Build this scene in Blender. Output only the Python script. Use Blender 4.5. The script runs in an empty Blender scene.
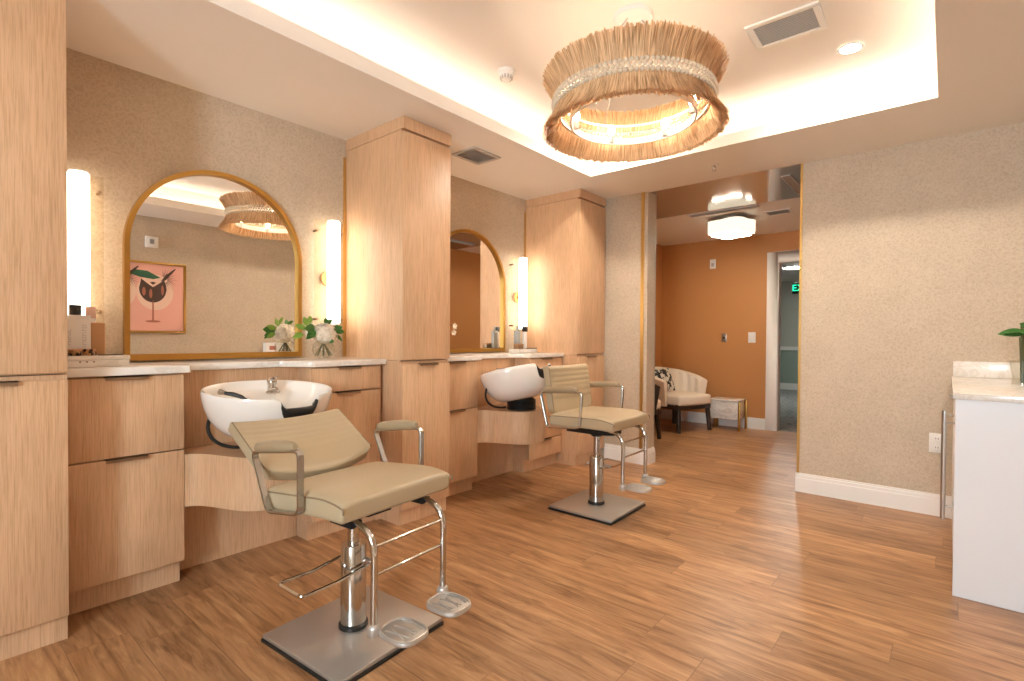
import bpy, bmesh, math, random
from mathutils import Vector, Matrix
random.seed(7)
PI = math.pi
sc = bpy.context.scene
COL = sc.collection

# ------------------------------------------------------------------ materials
def lin(c):
    return tuple(((v / 255) / 12.92 if v / 255 <= 0.04045 else ((v / 255 + 0.055) / 1.055) ** 2.4) for v in c)

def mat(name, col, rough=0.5, metal=0.0, emit=None, es=0.0, **kw):
    m = bpy.data.materials.new(name); m.use_nodes = True
    b = m.node_tree.nodes['Principled BSDF']
    b.inputs['Base Color'].default_value = (*col, 1)
    b.inputs['Roughness'].default_value = rough
    b.inputs['Metallic'].default_value = metal
    if emit:
        b.inputs['Emission Color'].default_value = (*emit, 1)
        b.inputs['Emission Strength'].default_value = es
    for k, v in kw.items():
        b.inputs[k].default_value = v
    return m

def nd(m, t, **kw):
    n = m.node_tree.nodes.new(t)
    for k, v in kw.items():
        setattr(n, k, v)
    return n

def lk(m, a, b): m.node_tree.links.new(a, b)

def vec(m, kind='Object', scale=(1, 1, 1), rot=(0, 0, 0), loc=(0, 0, 0)):
    mp = nd(m, 'ShaderNodeMapping')
    mp.inputs['Scale'].default_value = scale
    mp.inputs['Rotation'].default_value = rot
    mp.inputs['Location'].default_value = loc
    if kind == 'Object':
        tc = nd(m, 'ShaderNodeTexCoord'); lk(m, tc.outputs['Object'], mp.inputs['Vector'])
    else:
        g = nd(m, 'ShaderNodeNewGeometry'); lk(m, g.outputs['Position'], mp.inputs['Vector'])
    return mp.outputs['Vector']

def noise(m, v, scale, detail=4, rough=0.55, dist=0.0):
    n = nd(m, 'ShaderNodeTexNoise')
    n.inputs['Scale'].default_value = scale; n.inputs['Detail'].default_value = detail
    n.inputs['Roughness'].default_value = rough; n.inputs['Distortion'].default_value = dist
    lk(m, v, n.inputs['Vector']); return n.outputs['Fac']

def ramp(m, fac, stops):
    r = nd(m, 'ShaderNodeValToRGB'); e = r.color_ramp.elements
    while len(e) < len(stops): e.new(0.5)
    for i, (p, c) in enumerate(stops):
        e[i].position = p; e[i].color = (*c, 1) if len(c) == 3 else c
    lk(m, fac, r.inputs['Fac']); return r.outputs['Color']

def mixc(m, a, b, fac, mode='MIX'):
    n = nd(m, 'ShaderNodeMix', data_type='RGBA', blend_type=mode)
    for key, val in ((6, a), (7, b)):
        if isinstance(val, tuple): n.inputs[key].default_value = (*val, 1)
        else: lk(m, val, n.inputs[key])
    if isinstance(fac, (int, float)): n.inputs[0].default_value = fac
    else: lk(m, fac, n.inputs[0])
    return n.outputs[2]

def bump(m, h, strength=0.2, dist=0.01):
    b = nd(m, 'ShaderNodeBump'); b.inputs['Strength'].default_value = strength; b.inputs['Distance'].default_value = dist
    lk(m, h, b.inputs['Height']); lk(m, b.outputs['Normal'], m.node_tree.nodes['Principled BSDF'].inputs['Normal'])

def setcol(m, c): lk(m, c, m.node_tree.nodes['Principled BSDF'].inputs['Base Color'])

def wood(name, dark, light, axis='z'):
    m = mat(name, light, 0.42)
    s = {'z': (1, 1, 0.028), 'x': (0.028, 1, 1), 'y': (1, 0.028, 1)}[axis]
    n1 = noise(m, vec(m, 'Object', s), 260, 4, 0.6)
    n2 = noise(m, vec(m, 'Object', tuple(q * (1 if q == 1 else 8) for q in s)), 9, 3, 0.5, 0.6)
    n3 = noise(m, vec(m, 'Object', s), 330, 2, 0.5)
    c = ramp(m, n1, [(0.32, dark), (0.56, light)])
    c = mixc(m, c, ramp(m, n2, [(0.35, (0.92, 0.905, 0.885)), (0.65, (1.06, 1.05, 1.04))]), 0.85, 'MULTIPLY')
    c = mixc(m, c, ramp(m, n3, [(0.36, (0.83, 0.79, 0.74)), (0.5, (1, 1, 1))]), 0.75, 'MULTIPLY')
    setcol(m, c); bump(m, n3, 0.08, 0.002)
    return m

M = {}
M['ventgrey'] = mat('grey_vent_paint', (0.50, 0.46, 0.42), 0.5)
M['oak'] = wood('oak_veneer', (0.60, 0.370, 0.212), (0.705, 0.465, 0.285))
M['oak_h'] = wood('oak_veneer_side', (0.50, 0.31, 0.19), (0.66, 0.44, 0.295))
M['dark_gap'] = mat('shadow_gap', (0.10, 0.055, 0.03), 0.8)
M['paint'] = mat('ceiling_paint', (0.85, 0.80, 0.735), 0.7)
M['white'] = mat('white_paint', (0.84, 0.82, 0.78), 0.45)
M['whiteplastic'] = mat('white_plastic', (0.82, 0.80, 0.76), 0.35)
M['whitelam'] = mat('white_laminate', (0.80, 0.81, 0.83), 0.3)
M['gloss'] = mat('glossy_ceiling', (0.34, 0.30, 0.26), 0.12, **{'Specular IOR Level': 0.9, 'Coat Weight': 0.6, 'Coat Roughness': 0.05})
M['chrome'] = mat('chrome', (0.60, 0.58, 0.55), 0.10, 1.0)
M['steel'] = mat('brushed_steel', (0.54, 0.515, 0.48), 0.40, 0.75)
M['castalu'] = mat('cast_aluminium', (0.48, 0.46, 0.43), 0.27, 1.0)
M['castlight'] = mat('cast_foot_plate', (0.58, 0.55, 0.51), 0.42, 0.7)
M['nickel'] = mat('satin_nickel', (0.55, 0.53, 0.50), 0.28, 1.0)
M['gold'] = mat('brushed_gold', (0.56, 0.33, 0.09), 0.30, 1.0)
M['goldtrim'] = mat('gold_trim', (0.66, 0.43, 0.15), 0.32, 0.9)
M['bronze'] = mat('bronze_pull', (0.36, 0.24, 0.15), 0.4, 0.8)
M['black'] = mat('black_rubber', (0.012, 0.011, 0.010), 0.42)
M['blackmetal'] = mat('black_metal', (0.02, 0.02, 0.02), 0.4, 0.5)
M['porcelain'] = mat('porcelain', (0.87, 0.84, 0.79), 0.08, **{'Coat Weight': 0.5})
M['mirror'] = mat('mirror_glass', (0.93, 0.93, 0.91), 0.0, 1.0)
M['darkwood'] = mat('dark_wood_leg', (0.035, 0.018, 0.010), 0.4)
M['cream'] = mat('cream_velvet', (0.78, 0.68, 0.55), 0.7)
M['leaf'] = mat('leaf_green', (0.045, 0.16, 0.025), 0.4)
M['leaf2'] = mat('leaf_light', (0.20, 0.34, 0.05), 0.45)
M['stem'] = mat('stem_brown', (0.10, 0.10, 0.03), 0.6)
M['petal'] = mat('petal_cream', (0.86, 0.78, 0.66), 0.6)
M['rod'] = mat('white_metal', (0.80, 0.78, 0.74), 0.3)

# vinyl leather with fine crinkle
m = M['vinyl'] = mat('khaki_vinyl', (0.45, 0.36, 0.23), 0.42)
n = noise(m, vec(m), 260, 3); bump(m, n, 0.10, 0.002)
m = M['vinyl_arm'] = mat('khaki_vinyl_arm', (0.33, 0.25, 0.15), 0.45)
M['piping'] = mat('dark_piping', (0.24, 0.17, 0.10), 0.5)

# quartz countertop
m = M['quartz'] = mat('veined_quartz', (0.8, 0.77, 0.72), 0.2)
n = noise(m, vec(m, 'Object', (1, 0.35, 1)), 7, 8, 0.7, 1.8)
setcol(m, ramp(m, n, [(0.40, (0.84, 0.81, 0.76)), (0.50, (0.74, 0.69, 0.62)), (0.56, (0.84, 0.81, 0.76))]))
m = M['marble'] = mat('grey_veined_marble', (0.8, 0.78, 0.74), 0.25)
n = noise(m, vec(m, 'Object', (1, 1, 1.6), (0.3, 0.4, 0.5)), 5, 8, 0.7, 1.6)
setcol(m, ramp(m, n, [(0.44, (0.76, 0.73, 0.69)), (0.50, (0.58, 0.54, 0.49)), (0.55, (0.75, 0.72, 0.68))]))

# wallpaper: small leafy mottling
def wallpaper(name, base, lightc, darkc):
    m = mat(name, base, 0.65)
    v = vec(m, 'Geo', (1, 1, 1))
    wv = nd(m, 'ShaderNodeTexNoise'); wv.inputs['Scale'].default_value = 22; wv.inputs['Detail'].default_value = 3; lk(m, v, wv.inputs['Vector'])
    add = nd(m, 'ShaderNodeVectorMath', operation='MULTIPLY_ADD')
    lk(m, wv.outputs['Color'], add.inputs[0]); add.inputs[1].default_value = (0.09, 0.09, 0.09); lk(m, v, add.inputs[2])
    vo = nd(m, 'ShaderNodeTexVoronoi', feature='DISTANCE_TO_EDGE'); vo.inputs['Scale'].default_value = 42
    lk(m, add.outputs[0], vo.inputs['Vector'])
    c = ramp(m, vo.outputs['Distance'], [(0.02, lightc), (0.13, base), (0.5, darkc)])
    n2 = noise(m, v, 5, 3)
    c = mixc(m, c, ramp(m, n2, [(0.3, (0.94, 0.94, 0.94)), (0.7, (1.04, 1.04, 1.04))]), 1.0, 'MULTIPLY')
    setcol(m, c); bump(m, vo.outputs['Distance'], 0.12, 0.003)
    return m
M['wp'] = wallpaper('leafy_wallpaper', (0.535, 0.44, 0.325), (0.595, 0.50, 0.385), (0.495, 0.40, 0.29))
M['orange'] = mat('terracotta_paint', (0.53, 0.24, 0.075), 0.6)
M['sage'] = mat('sage_paint', (0.30, 0.36, 0.30), 0.7)
M['greige'] = mat('greige_paint', (0.50, 0.49, 0.42), 0.7)
m = M['carpet'] = mat('grey_carpet', (0.2, 0.2, 0.19), 0.95)
vo = nd(m, 'ShaderNodeTexVoronoi'); vo.inputs['Scale'].default_value = 14; lk(m, vec(m, 'Geo'), vo.inputs['Vector'])
setcol(m, ramp(m, vo.outputs['Distance'], [(0.2, (0.13, 0.13, 0.125)), (0.5, (0.30, 0.29, 0.27))]))

# oak plank floor, planks running along X
m = M['floor'] = mat('oak_plank_floor', (0.5, 0.3, 0.15), 0.36)
v = vec(m, 'Geo')
br = nd(m, 'ShaderNodeTexBrick'); br.offset = 0.0; br.offset_frequency = 2; br.squash = 1
for k, val in (('Scale', 1.0), ('Mortar Size', 0.0016), ('Mortar Smooth', 0.2), ('Bias', 0.0), ('Brick Width', 1.22), ('Row Height', 0.178)):
    br.inputs[k].default_value = val
br.inputs['Color1'].default_value = (0, 0, 0, 1); br.inputs['Color2'].default_value = (1, 1, 1, 1); br.inputs['Mortar'].default_value = (0.5, 0.5, 0.5, 1)
sx_ = nd(m, 'ShaderNodeSeparateXYZ'); lk(m, v, sx_.inputs[0])
def mth(op, a, b=None):
    n_ = nd(m, 'ShaderNodeMath', operation=op)
    for i_, q_ in enumerate((a, b)):
        if q_ is None: continue
        if isinstance(q_, (int, float)): n_.inputs[i_].default_value = q_
        else: lk(m, q_, n_.inputs[i_])
    return n_.outputs[0]
row_ = mth('FLOOR', mth('DIVIDE', sx_.outputs['Y'], 0.178))
wn_ = nd(m, 'ShaderNodeTexWhiteNoise', noise_dimensions='1D'); lk(m, row_, wn_.inputs['W'])
cb_ = nd(m, 'ShaderNodeCombineXYZ'); lk(m, mth('ADD', sx_.outputs['X'], mth('MULTIPLY', wn_.outputs['Value'], 1.22)), cb_.inputs[0]); lk(m, sx_.outputs['Y'], cb_.inputs[1])
lk(m, cb_.outputs[0], br.inputs['Vector'])
# each plank gets its own shift of the grain pattern
sh = nd(m, 'ShaderNodeVectorMath', operation='MULTIPLY_ADD')
lk(m, br.outputs['Color'], sh.inputs[0]); sh.inputs[1].default_value = (7.3, 3.1, 5.7); lk(m, v, sh.inputs[2])
def mp2(src, scale):
    mp = nd(m, 'ShaderNodeMapping'); mp.inputs['Scale'].default_value = scale; lk(m, src, mp.inputs['Vector']); return mp.outputs['Vector']
g1 = noise(m, mp2(sh.outputs[0], (0.9, 9, 1)), 3.2, 7, 0.62, 0.7)
g2 = noise(m, mp2(sh.outputs[0], (2, 60, 1)), 5, 4, 0.6)
g3 = noise(m, mp2(sh.outputs[0], (1.1, 5.5, 1)), 2.6, 6, 0.62, 1.2)
c = ramp(m, g1, [(0.30, (0.245, 0.115, 0.045)), (0.47, (0.41, 0.22, 0.102)), (0.70, (0.585, 0.355, 0.185))])
c = mixc(m, c, ramp(m, g2, [(0.3, (0.84, 0.81, 0.78)), (0.6, (1.05, 1.05, 1.05))]), 0.8, 'MULTIPLY')
c = mixc(m, c, ramp(m, g3, [(0.33, (0.58, 0.52, 0.47)), (0.47, (1, 1, 1))]), 0.85, 'MULTIPLY')
c = mixc(m, c, ramp(m, br.outputs['Color'], [(0.0, (0.80, 0.77, 0.74)), (1.0, (1.12, 1.10, 1.07))]), 1.0, 'MULTIPLY')
mm_ = nd(m, 'ShaderNodeMath', operation='MULTIPLY'); lk(m, br.outputs['Fac'], mm_.inputs[0]); mm_.inputs[1].default_value = 0.55
c = mixc(m, c, (0.13, 0.065, 0.03), mm_.outputs[0])
setcol(m, c); bump(m, g2, 0.06, 0.002)

# raffia: straw that lets some light through
def raffia(name, a, b):
    m = mat(name, a, 0.7)
    nt = m.node_tree; p = nt.nodes['Principled BSDF']; out = nt.nodes['Material Output']
    tc = nd(m, 'ShaderNodeTexCoord'); sp = nd(m, 'ShaderNodeSeparateXYZ'); lk(m, tc.outputs['Object'], sp.inputs[0])
    at = nd(m, 'ShaderNodeMath', operation='ARCTAN2'); lk(m, sp.outputs['Y'], at.inputs[0]); lk(m, sp.outputs['X'], at.inputs[1])
    cb = nd(m, 'ShaderNodeCombineXYZ'); lk(m, at.outputs[0], cb.inputs[0]); zz = nd(m, 'ShaderNodeMath', operation='MULTIPLY'); lk(m, sp.outputs['Z'], zz.inputs[0]); zz.inputs[1].default_value = .12; lk(m, zz.outputs[0], cb.inputs[2])
    n = noise(m, cb.outputs[0], 85, 3)
    c = ramp(m, n, [(0.36, a), (0.58, b)]); lk(m, c, p.inputs['Base Color'])
    t = nd(m, 'ShaderNodeBsdfTranslucent'); lk(m, c, t.inputs['Color'])
    mx = nd(m, 'ShaderNodeMixShader'); mx.inputs[0].default_value = 0.35
    lk(m, p.outputs[0], mx.inputs[1]); lk(m, t.outputs[0], mx.inputs[2]); lk(m, mx.outputs[0], out.inputs['Surface'])
    return m
M['raffia'] = raffia('raffia_straw', (0.56, 0.33, 0.15), (0.98, 0.74, 0.46))
M['bead'] = mat('whitewashed_bead', (0.64, 0.54, 0.41), 0.6)

def clear(name, tint=(1, 1, 1), fac=0.14, rough=0.03):
    m = bpy.data.materials.new(name); m.use_nodes = True; nt = m.node_tree; nt.nodes.clear()
    o = nd(m, 'ShaderNodeOutputMaterial'); t = nd(m, 'ShaderNodeBsdfTransparent'); t.inputs[0].default_value = (*tint, 1)
    g = nd(m, 'ShaderNodeBsdfGlossy'); g.inputs['Roughness'].default_value = rough
    f = nd(m, 'ShaderNodeLayerWeight'); f.inputs['Blend'].default_value = 0.5
    pw = nd(m, 'ShaderNodeMath', operation='POWER'); lk(m, f.outputs['Facing'], pw.inputs[0]); pw.inputs[1].default_value = 4.0; f2 = nd(m, 'ShaderNodeMath', operation='MULTIPLY'); lk(m, pw.outputs[0], f2.inputs[0]); f2.inputs[1].default_value = 0.45; f = f2
    ad = nd(m, 'ShaderNodeMath', operation='ADD'); lk(m, f.outputs[0], ad.inputs[0]); ad.inputs[1].default_value = fac * 0.3
    mx = nd(m, 'ShaderNodeMixShader'); lk(m, ad.outputs[0], mx.inputs[0]); lk(m, t.outputs[0], mx.inputs[1]); lk(m, g.outputs[0], mx.inputs[2])
    lk(m, mx.outputs[0], o.inputs['Surface']); return m
M['glass'] = clear('clear_glass', (0.95, 0.95, 0.93))
M['glassplate'] = clear('clear_backplate', (0.95, 0.92, 0.87), 0.05, 0.25)

def glow(name, col, s):
    m = bpy.data.materials.new(name); m.use_nodes = True; nt = m.node_tree; nt.nodes.clear()
    o = nd(m, 'ShaderNodeOutputMaterial'); e = nd(m, 'ShaderNodeEmission')
    e.inputs['Color'].default_value = (*col, 1); e.inputs['Strength'].default_value = s
    lk(m, e.outputs[0], o.inputs['Surface']); return m
WARM = (1.0, 0.78, 0.55)
M['led'] = glow('led_strip', (1.0, 0.83, 0.69), 7.6)
M['bulb'] = glow('lit_bulb', (1.0, 0.80, 0.60), 42)
M['tube'] = glow('lit_tube', (1.0, 0.87, 0.72), 3.6)
M['disc'] = glow('lit_lens', (1.0, 0.87, 0.73), 420)
M['drum'] = glow('lit_drum_shade', (1.0, 0.85, 0.62), 0.62)
M['drumbase'] = glow('lit_drum_diffuser', (1.0, 0.88, 0.70), 26)
M['corrlight'] = glow('lit_corridor_lens', (0.95, 1.0, 0.95), 110)
M['exitgreen'] = glow('lit_green_letters', (0.02, 0.9, 0.40), 1.0)

# ------------------------------------------------------------------ geometry helpers
class MB:
    def __init__(s): s.v = []; s.f = []; s.mi = []
    def add(s, vs, fs, k=0):
        o = len(s.v); s.v += [tuple(q) for q in vs]; s.f += [tuple(i + o for i in f) for f in fs]; s.mi += [k] * len(fs); return s
    def box(s, x0, x1, y0, y1, z0, z1, k=0):
        vs = [(x, y, z) for z in (z0, z1) for y in (y0, y1) for x in (x0, x1)]
        return s.add(vs, [(0, 2, 3, 1), (4, 5, 7, 6), (0, 1, 5, 4), (2, 6, 7, 3), (0, 4, 6, 2), (1, 3, 7, 5)], k)
    def prism(s, pts, z0, z1, k=0):
        n = len(pts)
        vs = [(x, y, z0) for x, y in pts] + [(x, y, z1) for x, y in pts]
        fs = [tuple(range(n - 1, -1, -1)), tuple(range(n, 2 * n))] + [(i, (i + 1) % n, n + (i + 1) % n, n + i) for i in range(n)]
        return s.add(vs, fs, k)
    def tube(s, pts, r, n=10, closed=False, k=0, flat=None):
        """round tube (or flat bar of section flat=(w,h)) along a polyline"""
        P = [Vector(p) for p in pts]; L = len(P); rings = []; up0 = None
        for i in range(L):
            if closed: d = (P[(i + 1) % L] - P[i]).normalized() + (P[i] - P[i - 1]).normalized()
            elif i == 0: d = P[1] - P[0]
            elif i == L - 1: d = P[-1] - P[-2]
            else: d = (P[i + 1] - P[i]).normalized() + (P[i] - P[i - 1]).normalized()
            d.normalize()
            if up0 is None:
                up0 = Vector((0, 0, 1)) if abs(d.z) < 0.9 else Vector((1, 0, 0))
                if flat: up0 = Vector(flat[2])
            a = up0 - d * up0.dot(d)
            if a.length < 1e-4: a = d.orthogonal()
            a.normalize(); b = d.cross(a); up0 = a if not flat else up0
            rr = r[i] if isinstance(r, (list, tuple)) else r
            if flat:
                w, h = flat[0] / 2, flat[1] / 2; c = 0.25
                sec = [(w, h * c), (w * .8, h), (-w * .8, h), (-w, h * c), (-w, -h * c), (-w * .8, -h), (w * .8, -h), (w, -h * c)]
                rings.append([P[i] + a * q[0] + b * q[1] for q in sec])
            else:
                rings.append([P[i] + (a * math.cos(t) + b * math.sin(t)) * rr for t in (2 * PI * j / n for j in range(n))])
        m = len(rings[0]); vs = [q for rg in rings for q in rg]; fs = []
        for i in range(L if closed else L - 1):
            for j in range(m):
                a0 = i * m + j; a1 = i * m + (j + 1) % m; i2 = (i + 1) % L
                fs.append((a0, a1, i2 * m + (j + 1) % m, i2 * m + j))
        if not closed: fs += [tuple(range(m - 1, -1, -1)), tuple((L - 1) * m + j for j in range(m))]
        return s.add(vs, fs, k)
    def lathe(s, prof, c=(0, 0), n=32, ez=1.0, k=0):
        vs = []; fs = []
        for r, z in prof:
            for j in range(n):
                t = 2 * PI * j / n; vs.append((c[0] + r * math.cos(t), c[1] + r * math.sin(t) * ez, z))
        for i in range(len(prof) - 1):
            for j in range(n):
                a = i * n + j; b = i * n + (j + 1) % n; fs.append((a, b, b + n, a + n))
        if prof[0][0] > 1e-5: fs.append(tuple(range(n - 1, -1, -1)))
        if prof[-1][0] > 1e-5: fs.append(tuple((len(prof) - 1) * n + j for j in range(n)))
        return s.add(vs, fs, k)
    def sphere(s, c, r, n=12, m=8, sz=1.0, k=0):
        prof = [(r * math.sin(PI * i / m), c[2] - r * sz * math.cos(PI * i / m)) for i in range(m + 1)]
        prof[0] = (1e-6, prof[0][1]); prof[-1] = (1e-6, prof[-1][1])
        return s.lathe(prof, c[:2], n, k=k)
    def xform(s, mt):
        s.v = [tuple(mt @ Vector(q)) for q in s.v]; return s
    def shift(s, d):
        s.v = [(a + d[0], b + d[1], c + d[2]) for a, b, c in s.v]; return s

def link(o, parent=None):
    COL.objects.link(o)
    if parent: o.parent = parent
    return o

def obj(name, mb, mt, parent=None, bevel=0, seg=2, smooth=None, local=False, label=None, sub=0):
    """ONE mesh object; vertices are given in world space unless local=True"""
    if parent is not None and not local:
        w = parent.location.copy(); p = parent.parent
        while p: w += p.location; p = p.parent
        mb.shift((-w.x, -w.y, -w.z))
    elif parent is None and not local:                    # origin at the thing's own base centre
        xs, ys, zs = zip(*mb.v); L = ((min(xs) + max(xs)) / 2, (min(ys) + max(ys)) / 2, min(zs))
        mb.shift((-L[0], -L[1], -L[2]))
    me = bpy.data.meshes.new(name); me.from_pydata(mb.v, [], mb.f)
    bm = bmesh.new(); bm.from_mesh(me); bmesh.ops.remove_doubles(bm, verts=bm.verts, dist=1e-6)
    bmesh.ops.recalc_face_normals(bm, faces=bm.faces)
    if len(set(mb.mi)) > 1 and len(bm.faces) == len(mb.mi):
        for f, k in zip(bm.faces, mb.mi): f.material_index = k
    if bevel:
        ed = [e for e in bm.edges if len(e.link_faces) == 2 and e.calc_face_angle(0) > 0.6]
        bmesh.ops.bevel(bm, geom=ed, offset=bevel, segments=seg, profile=0.5, affect='EDGES', clamp_overlap=True)
    bm.to_mesh(me); bm.free()
    for mm in (mt if isinstance(mt, (list, tuple)) else [mt]): me.materials.append(mm)
    if smooth is None: smooth = 35 if bevel else None
    if smooth:
        me.polygons.foreach_set('use_smooth', [True] * len(me.polygons)); me.set_sharp_from_angle(angle=math.radians(smooth))
    o = bpy.data.objects.new(name, me); link(o, parent)
    if parent is None and not local: o.location = L
    if sub:
        md = o.modifiers.new('sub', 'SUBSURF'); md.levels = sub; md.render_levels = sub
    if label: o['label'] = label
    return o

def thing(name, label, cat, loc=(0, 0, 0), rz=0, group=None):
    o = bpy.data.objects.new(name, None); link(o); o.location = loc; o.rotation_euler = (0, 0, rz)
    o.empty_display_size = 0.1
    o['label'] = label; o['category'] = cat
    if group: o['group'] = group
    return o

def tag(o, label, cat, group=None):
    o['label'] = label; o['category'] = cat
    if group: o['group'] = group
    return o

def struct(name, mb, mt, parent=None, **kw):
    o = obj(name, mb, mt, parent, **kw)
    if parent is None: o['kind'] = 'structure'
    return o

def dup(root, loc, label, group=None, rz=None):
    r = root.copy(); COL.objects.link(r); r.location = loc; r['label'] = label
    if rz is not None: r.rotation_euler = (0, 0, rz)
    if group: r['group'] = group
    for ch in list(root.children):
        c = ch.copy(); COL.objects.link(c); c.parent = r
        for g in list(ch.children):
            d = g.copy(); COL.objects.link(d); d.parent = c
    return r

def bez(p0, p1, p2, p3, n=10):
    p0, p1, p2, p3 = map(Vector, (p0, p1, p2, p3))
    return [p0 * (1 - t) ** 3 + p1 * 3 * t * (1 - t) ** 2 + p2 * 3 * t * t * (1 - t) + p3 * t ** 3 for t in (i / n for i in range(n + 1))]

def rounded_poly(pts, r, n=5):
    """round the corners of a closed 3-D polyline"""
    P = [Vector(p) for p in pts]; out = []
    for i in range(len(P)):
        a, b, c = P[i - 1], P[i], P[(i + 1) % len(P)]
        d1 = (a - b).normalized() * min(r, (a - b).length * .45); d2 = (c - b).normalized() * min(r, (c - b).length * .45)
        for j in range(n + 1):
            t = j / n; out.append((b + d1) * (1 - t) ** 2 + b * 2 * t * (1 - t) + (b + d2) * t * t)
    return out

# ------------------------------------------------------------------ room dimensions
XW, XR = -2.983, 0.585          # left and right wall faces
YB, YREAR = 4.183, -2.3         # back wall face, wall behind the photographer
ZC, ZT = 2.365, 2.60            # soffit and raised tray
TX0, TX1, TY0, TY1 = -2.151, -0.053, 0.20, 3.488   # tray opening
YO = 6.734                      # terracotta wall
BAY = 1.857                     # spacing of the two wash stations

# ------------------------------------------------------------------ setting
struct('floor', MB().box(-3.3, 2.2, YREAR - .1, YO + .06, -0.08, 0), M['floor'])
o = struct('floor_corridor', MB().box(-5.5, 3.5, YO + .06, 12.7, -0.08, -0.002), M['carpet'])
T = 0.12
struct('wall_left', MB().box(XW - T, XW, YREAR - .1, 4.155, 0, ZT + .2), M['wp'])
struct('wall_right', MB().box(XR, XR + T, YREAR - .1, YB, 0, ZT + .2), M['wp'])
struct('wall_back', MB().box(-0.812, XR + T, YB, YB + 0.14, 0, ZT + .2), M['wp'])
wr = MB()
wr.box(XW - T, -0.30, YREAR - T, YREAR, 0, ZT + .2).box(0.45, XR + T, YREAR - T, YREAR, 0, ZT + .2)
wr.box(-0.30, 0.45, YREAR - T, YREAR, 0, 0.85).box(-0.30, 0.45, YREAR - T, YREAR, 2.15, ZT + .2)
struct('wall_rear', wr, M['wp'])
struct('wall_partition', MB().box(XW - T, -1.985, 4.155, 4.315, 0, ZC), [M['wp']])
# unseen window added behind the photographer to let in cool daylight
wo = bpy.data.objects.new('added_window_1', None); link(wo); wo.location = (0.075, YREAR, 0.85); wo['kind'] = 'structure'
fr = MB()
for a in ((-0.30, -0.25, 0.85, 2.15), (0.40, 0.45, 0.85, 2.15), (-0.25, 0.40, 0.85, 0.91), (-0.25, 0.40, 2.09, 2.15), (-0.25, 0.40, 1.48, 1.52)):
    fr.box(a[0], a[1], YREAR - .09, YREAR - .02, a[2], a[3])
obj('added_window_frame', fr, M['white'], wo)
obj('pane', MB().box(-0.25, 0.40, YREAR - .06, YREAR - .055, 0.91, 2.09), M['glass'], wo)
# ceiling: soffit ring, tray lip with LED cove, raised tray
so = MB()
LX0, LX1, LY0, LY1 = TX0 - .16, TX1 + .16, TY0 - .16, TY1 + .16
so.box(XW - T, TX0 - .02, YREAR - .1, 4.155, ZC, ZC + .03).box(TX1 + .02, XR + T, YREAR - .1, YB, ZC, ZC + .03)
so.box(TX0 - .02, TX1 + .02, YREAR - .1, TY0 - .02, ZC, ZC + .03).box(TX0 - .02, TX1 + .02, TY1 + .02, YB, ZC, ZC + .03)
so.box(XW - T, TX0 - .02, 4.155, YB, ZC, ZC + .03)
struct('ceiling', so, M['paint'])
lp = MB(); zl = ZC + .075
lp.box(TX0 - .02, TX0, TY0 - .02, TY1 + .02, ZC, zl).box(TX1, TX1 + .02, TY0 - .02, TY1 + .02, ZC, zl)
lp.box(TX0, TX1, TY0 - .02, TY0, ZC, zl).box(TX0, TX1, TY1, TY1 + .02, ZC, zl)
struct('trim_1', lp, M['paint'])
cv = MB()
cv.box(LX0 - .02, LX0, LY0, LY1, ZC + .03, ZT).box(LX1, LX1 + .02, LY0, LY1, ZC + .03, ZT)
cv.box(LX0, LX1, LY0 - .02, LY0, ZC + .03, ZT).box(LX0, LX1, LY1, LY1 + .02, ZC + .03, ZT)
struct('trim_2', cv, M['paint'])
struct('ceiling_tray', MB().box(LX0 - .02, LX1 + .02, LY0 - .02, LY1 + .02, ZT, ZT + .04), M['paint'])
# LED strips lying in the cove
for nm, a, lb in (('a', (TX0 - .10, TX0 - .085, TY0, TY1), 'glowing LED strip in the ceiling cove above the wash stations'),
              ('b', (TX1 + .085, TX1 + .10, TY0, TY1), 'glowing LED strip in the ceiling cove by the right wall'),
              ('c', (TX0, TX1, TY1 + .085, TY1 + .10), 'glowing LED strip in the far ceiling cove by the hallway'),
              ('d', (TX0, TX1, TY0 - .10, TY0 - .085), 'glowing LED strip in the ceiling cove behind the photographer')):
    tag(obj('led_strip', MB().box(*a, ZC + .031, ZC + .042), M['led']), lb, 'light strip')
# hallway
struct('ceiling_hall', MB().box(XW - T, 2.2, 5.16, YO + .1, ZC, ZC + .05), M['white'])
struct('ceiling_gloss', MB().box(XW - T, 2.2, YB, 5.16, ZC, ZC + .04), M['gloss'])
struct('wall_hall_left', MB().box(XW - T, -2.993, 4.315, YO, 0, ZC), M['orange'])
struct('wall_hall_right', MB().box(-0.50, -0.40, YB + .14, YO, 0, ZC), M['orange'])
fo = MB(); dX0, dX1, dZ = -1.56, -0.70, 2.03
fo.box(-5.6, dX0, YO, YO + .12, 0, ZC).box(dX1, 3.6, YO, YO + .12, 0, ZC + .05).box(dX0, dX1, YO, YO + .12, dZ, ZC)
struct('wall_far', fo, M['orange'])
dr = bpy.data.objects.new('door_1', None); link(dr); dr.location = (-1.13, YO, 0); dr['kind'] = 'structure'
cs = MB()
cs.box(-1.668, dX0 + .012, YO - .018, YO, 0, dZ + .108).box(dX1 - .012, dX1 + .10, YO - .018, YO, 0, dZ + .108).box(dX0 + .012, dX1 - .012, YO - .018, YO, dZ - .012, dZ + .108)
obj('door_casing', cs, M['white'], dr, bevel=.004)
jb = MB(); jb.box(dX0, dX0 + .02, YO, YO + .12, 0, dZ).box(dX1 - .02, dX1, YO, YO + .12, 0, dZ).box(dX0 + .02, dX1 - .02, YO, YO + .12, dZ - .02, dZ)
obj('door_jamb', jb, M['white'], dr)
obj('strike_plate', MB().box(dX0 + .02, dX0 + .023, YO + .03, YO + .06, .93, 1.03), M['nickel'], dr)
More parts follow.
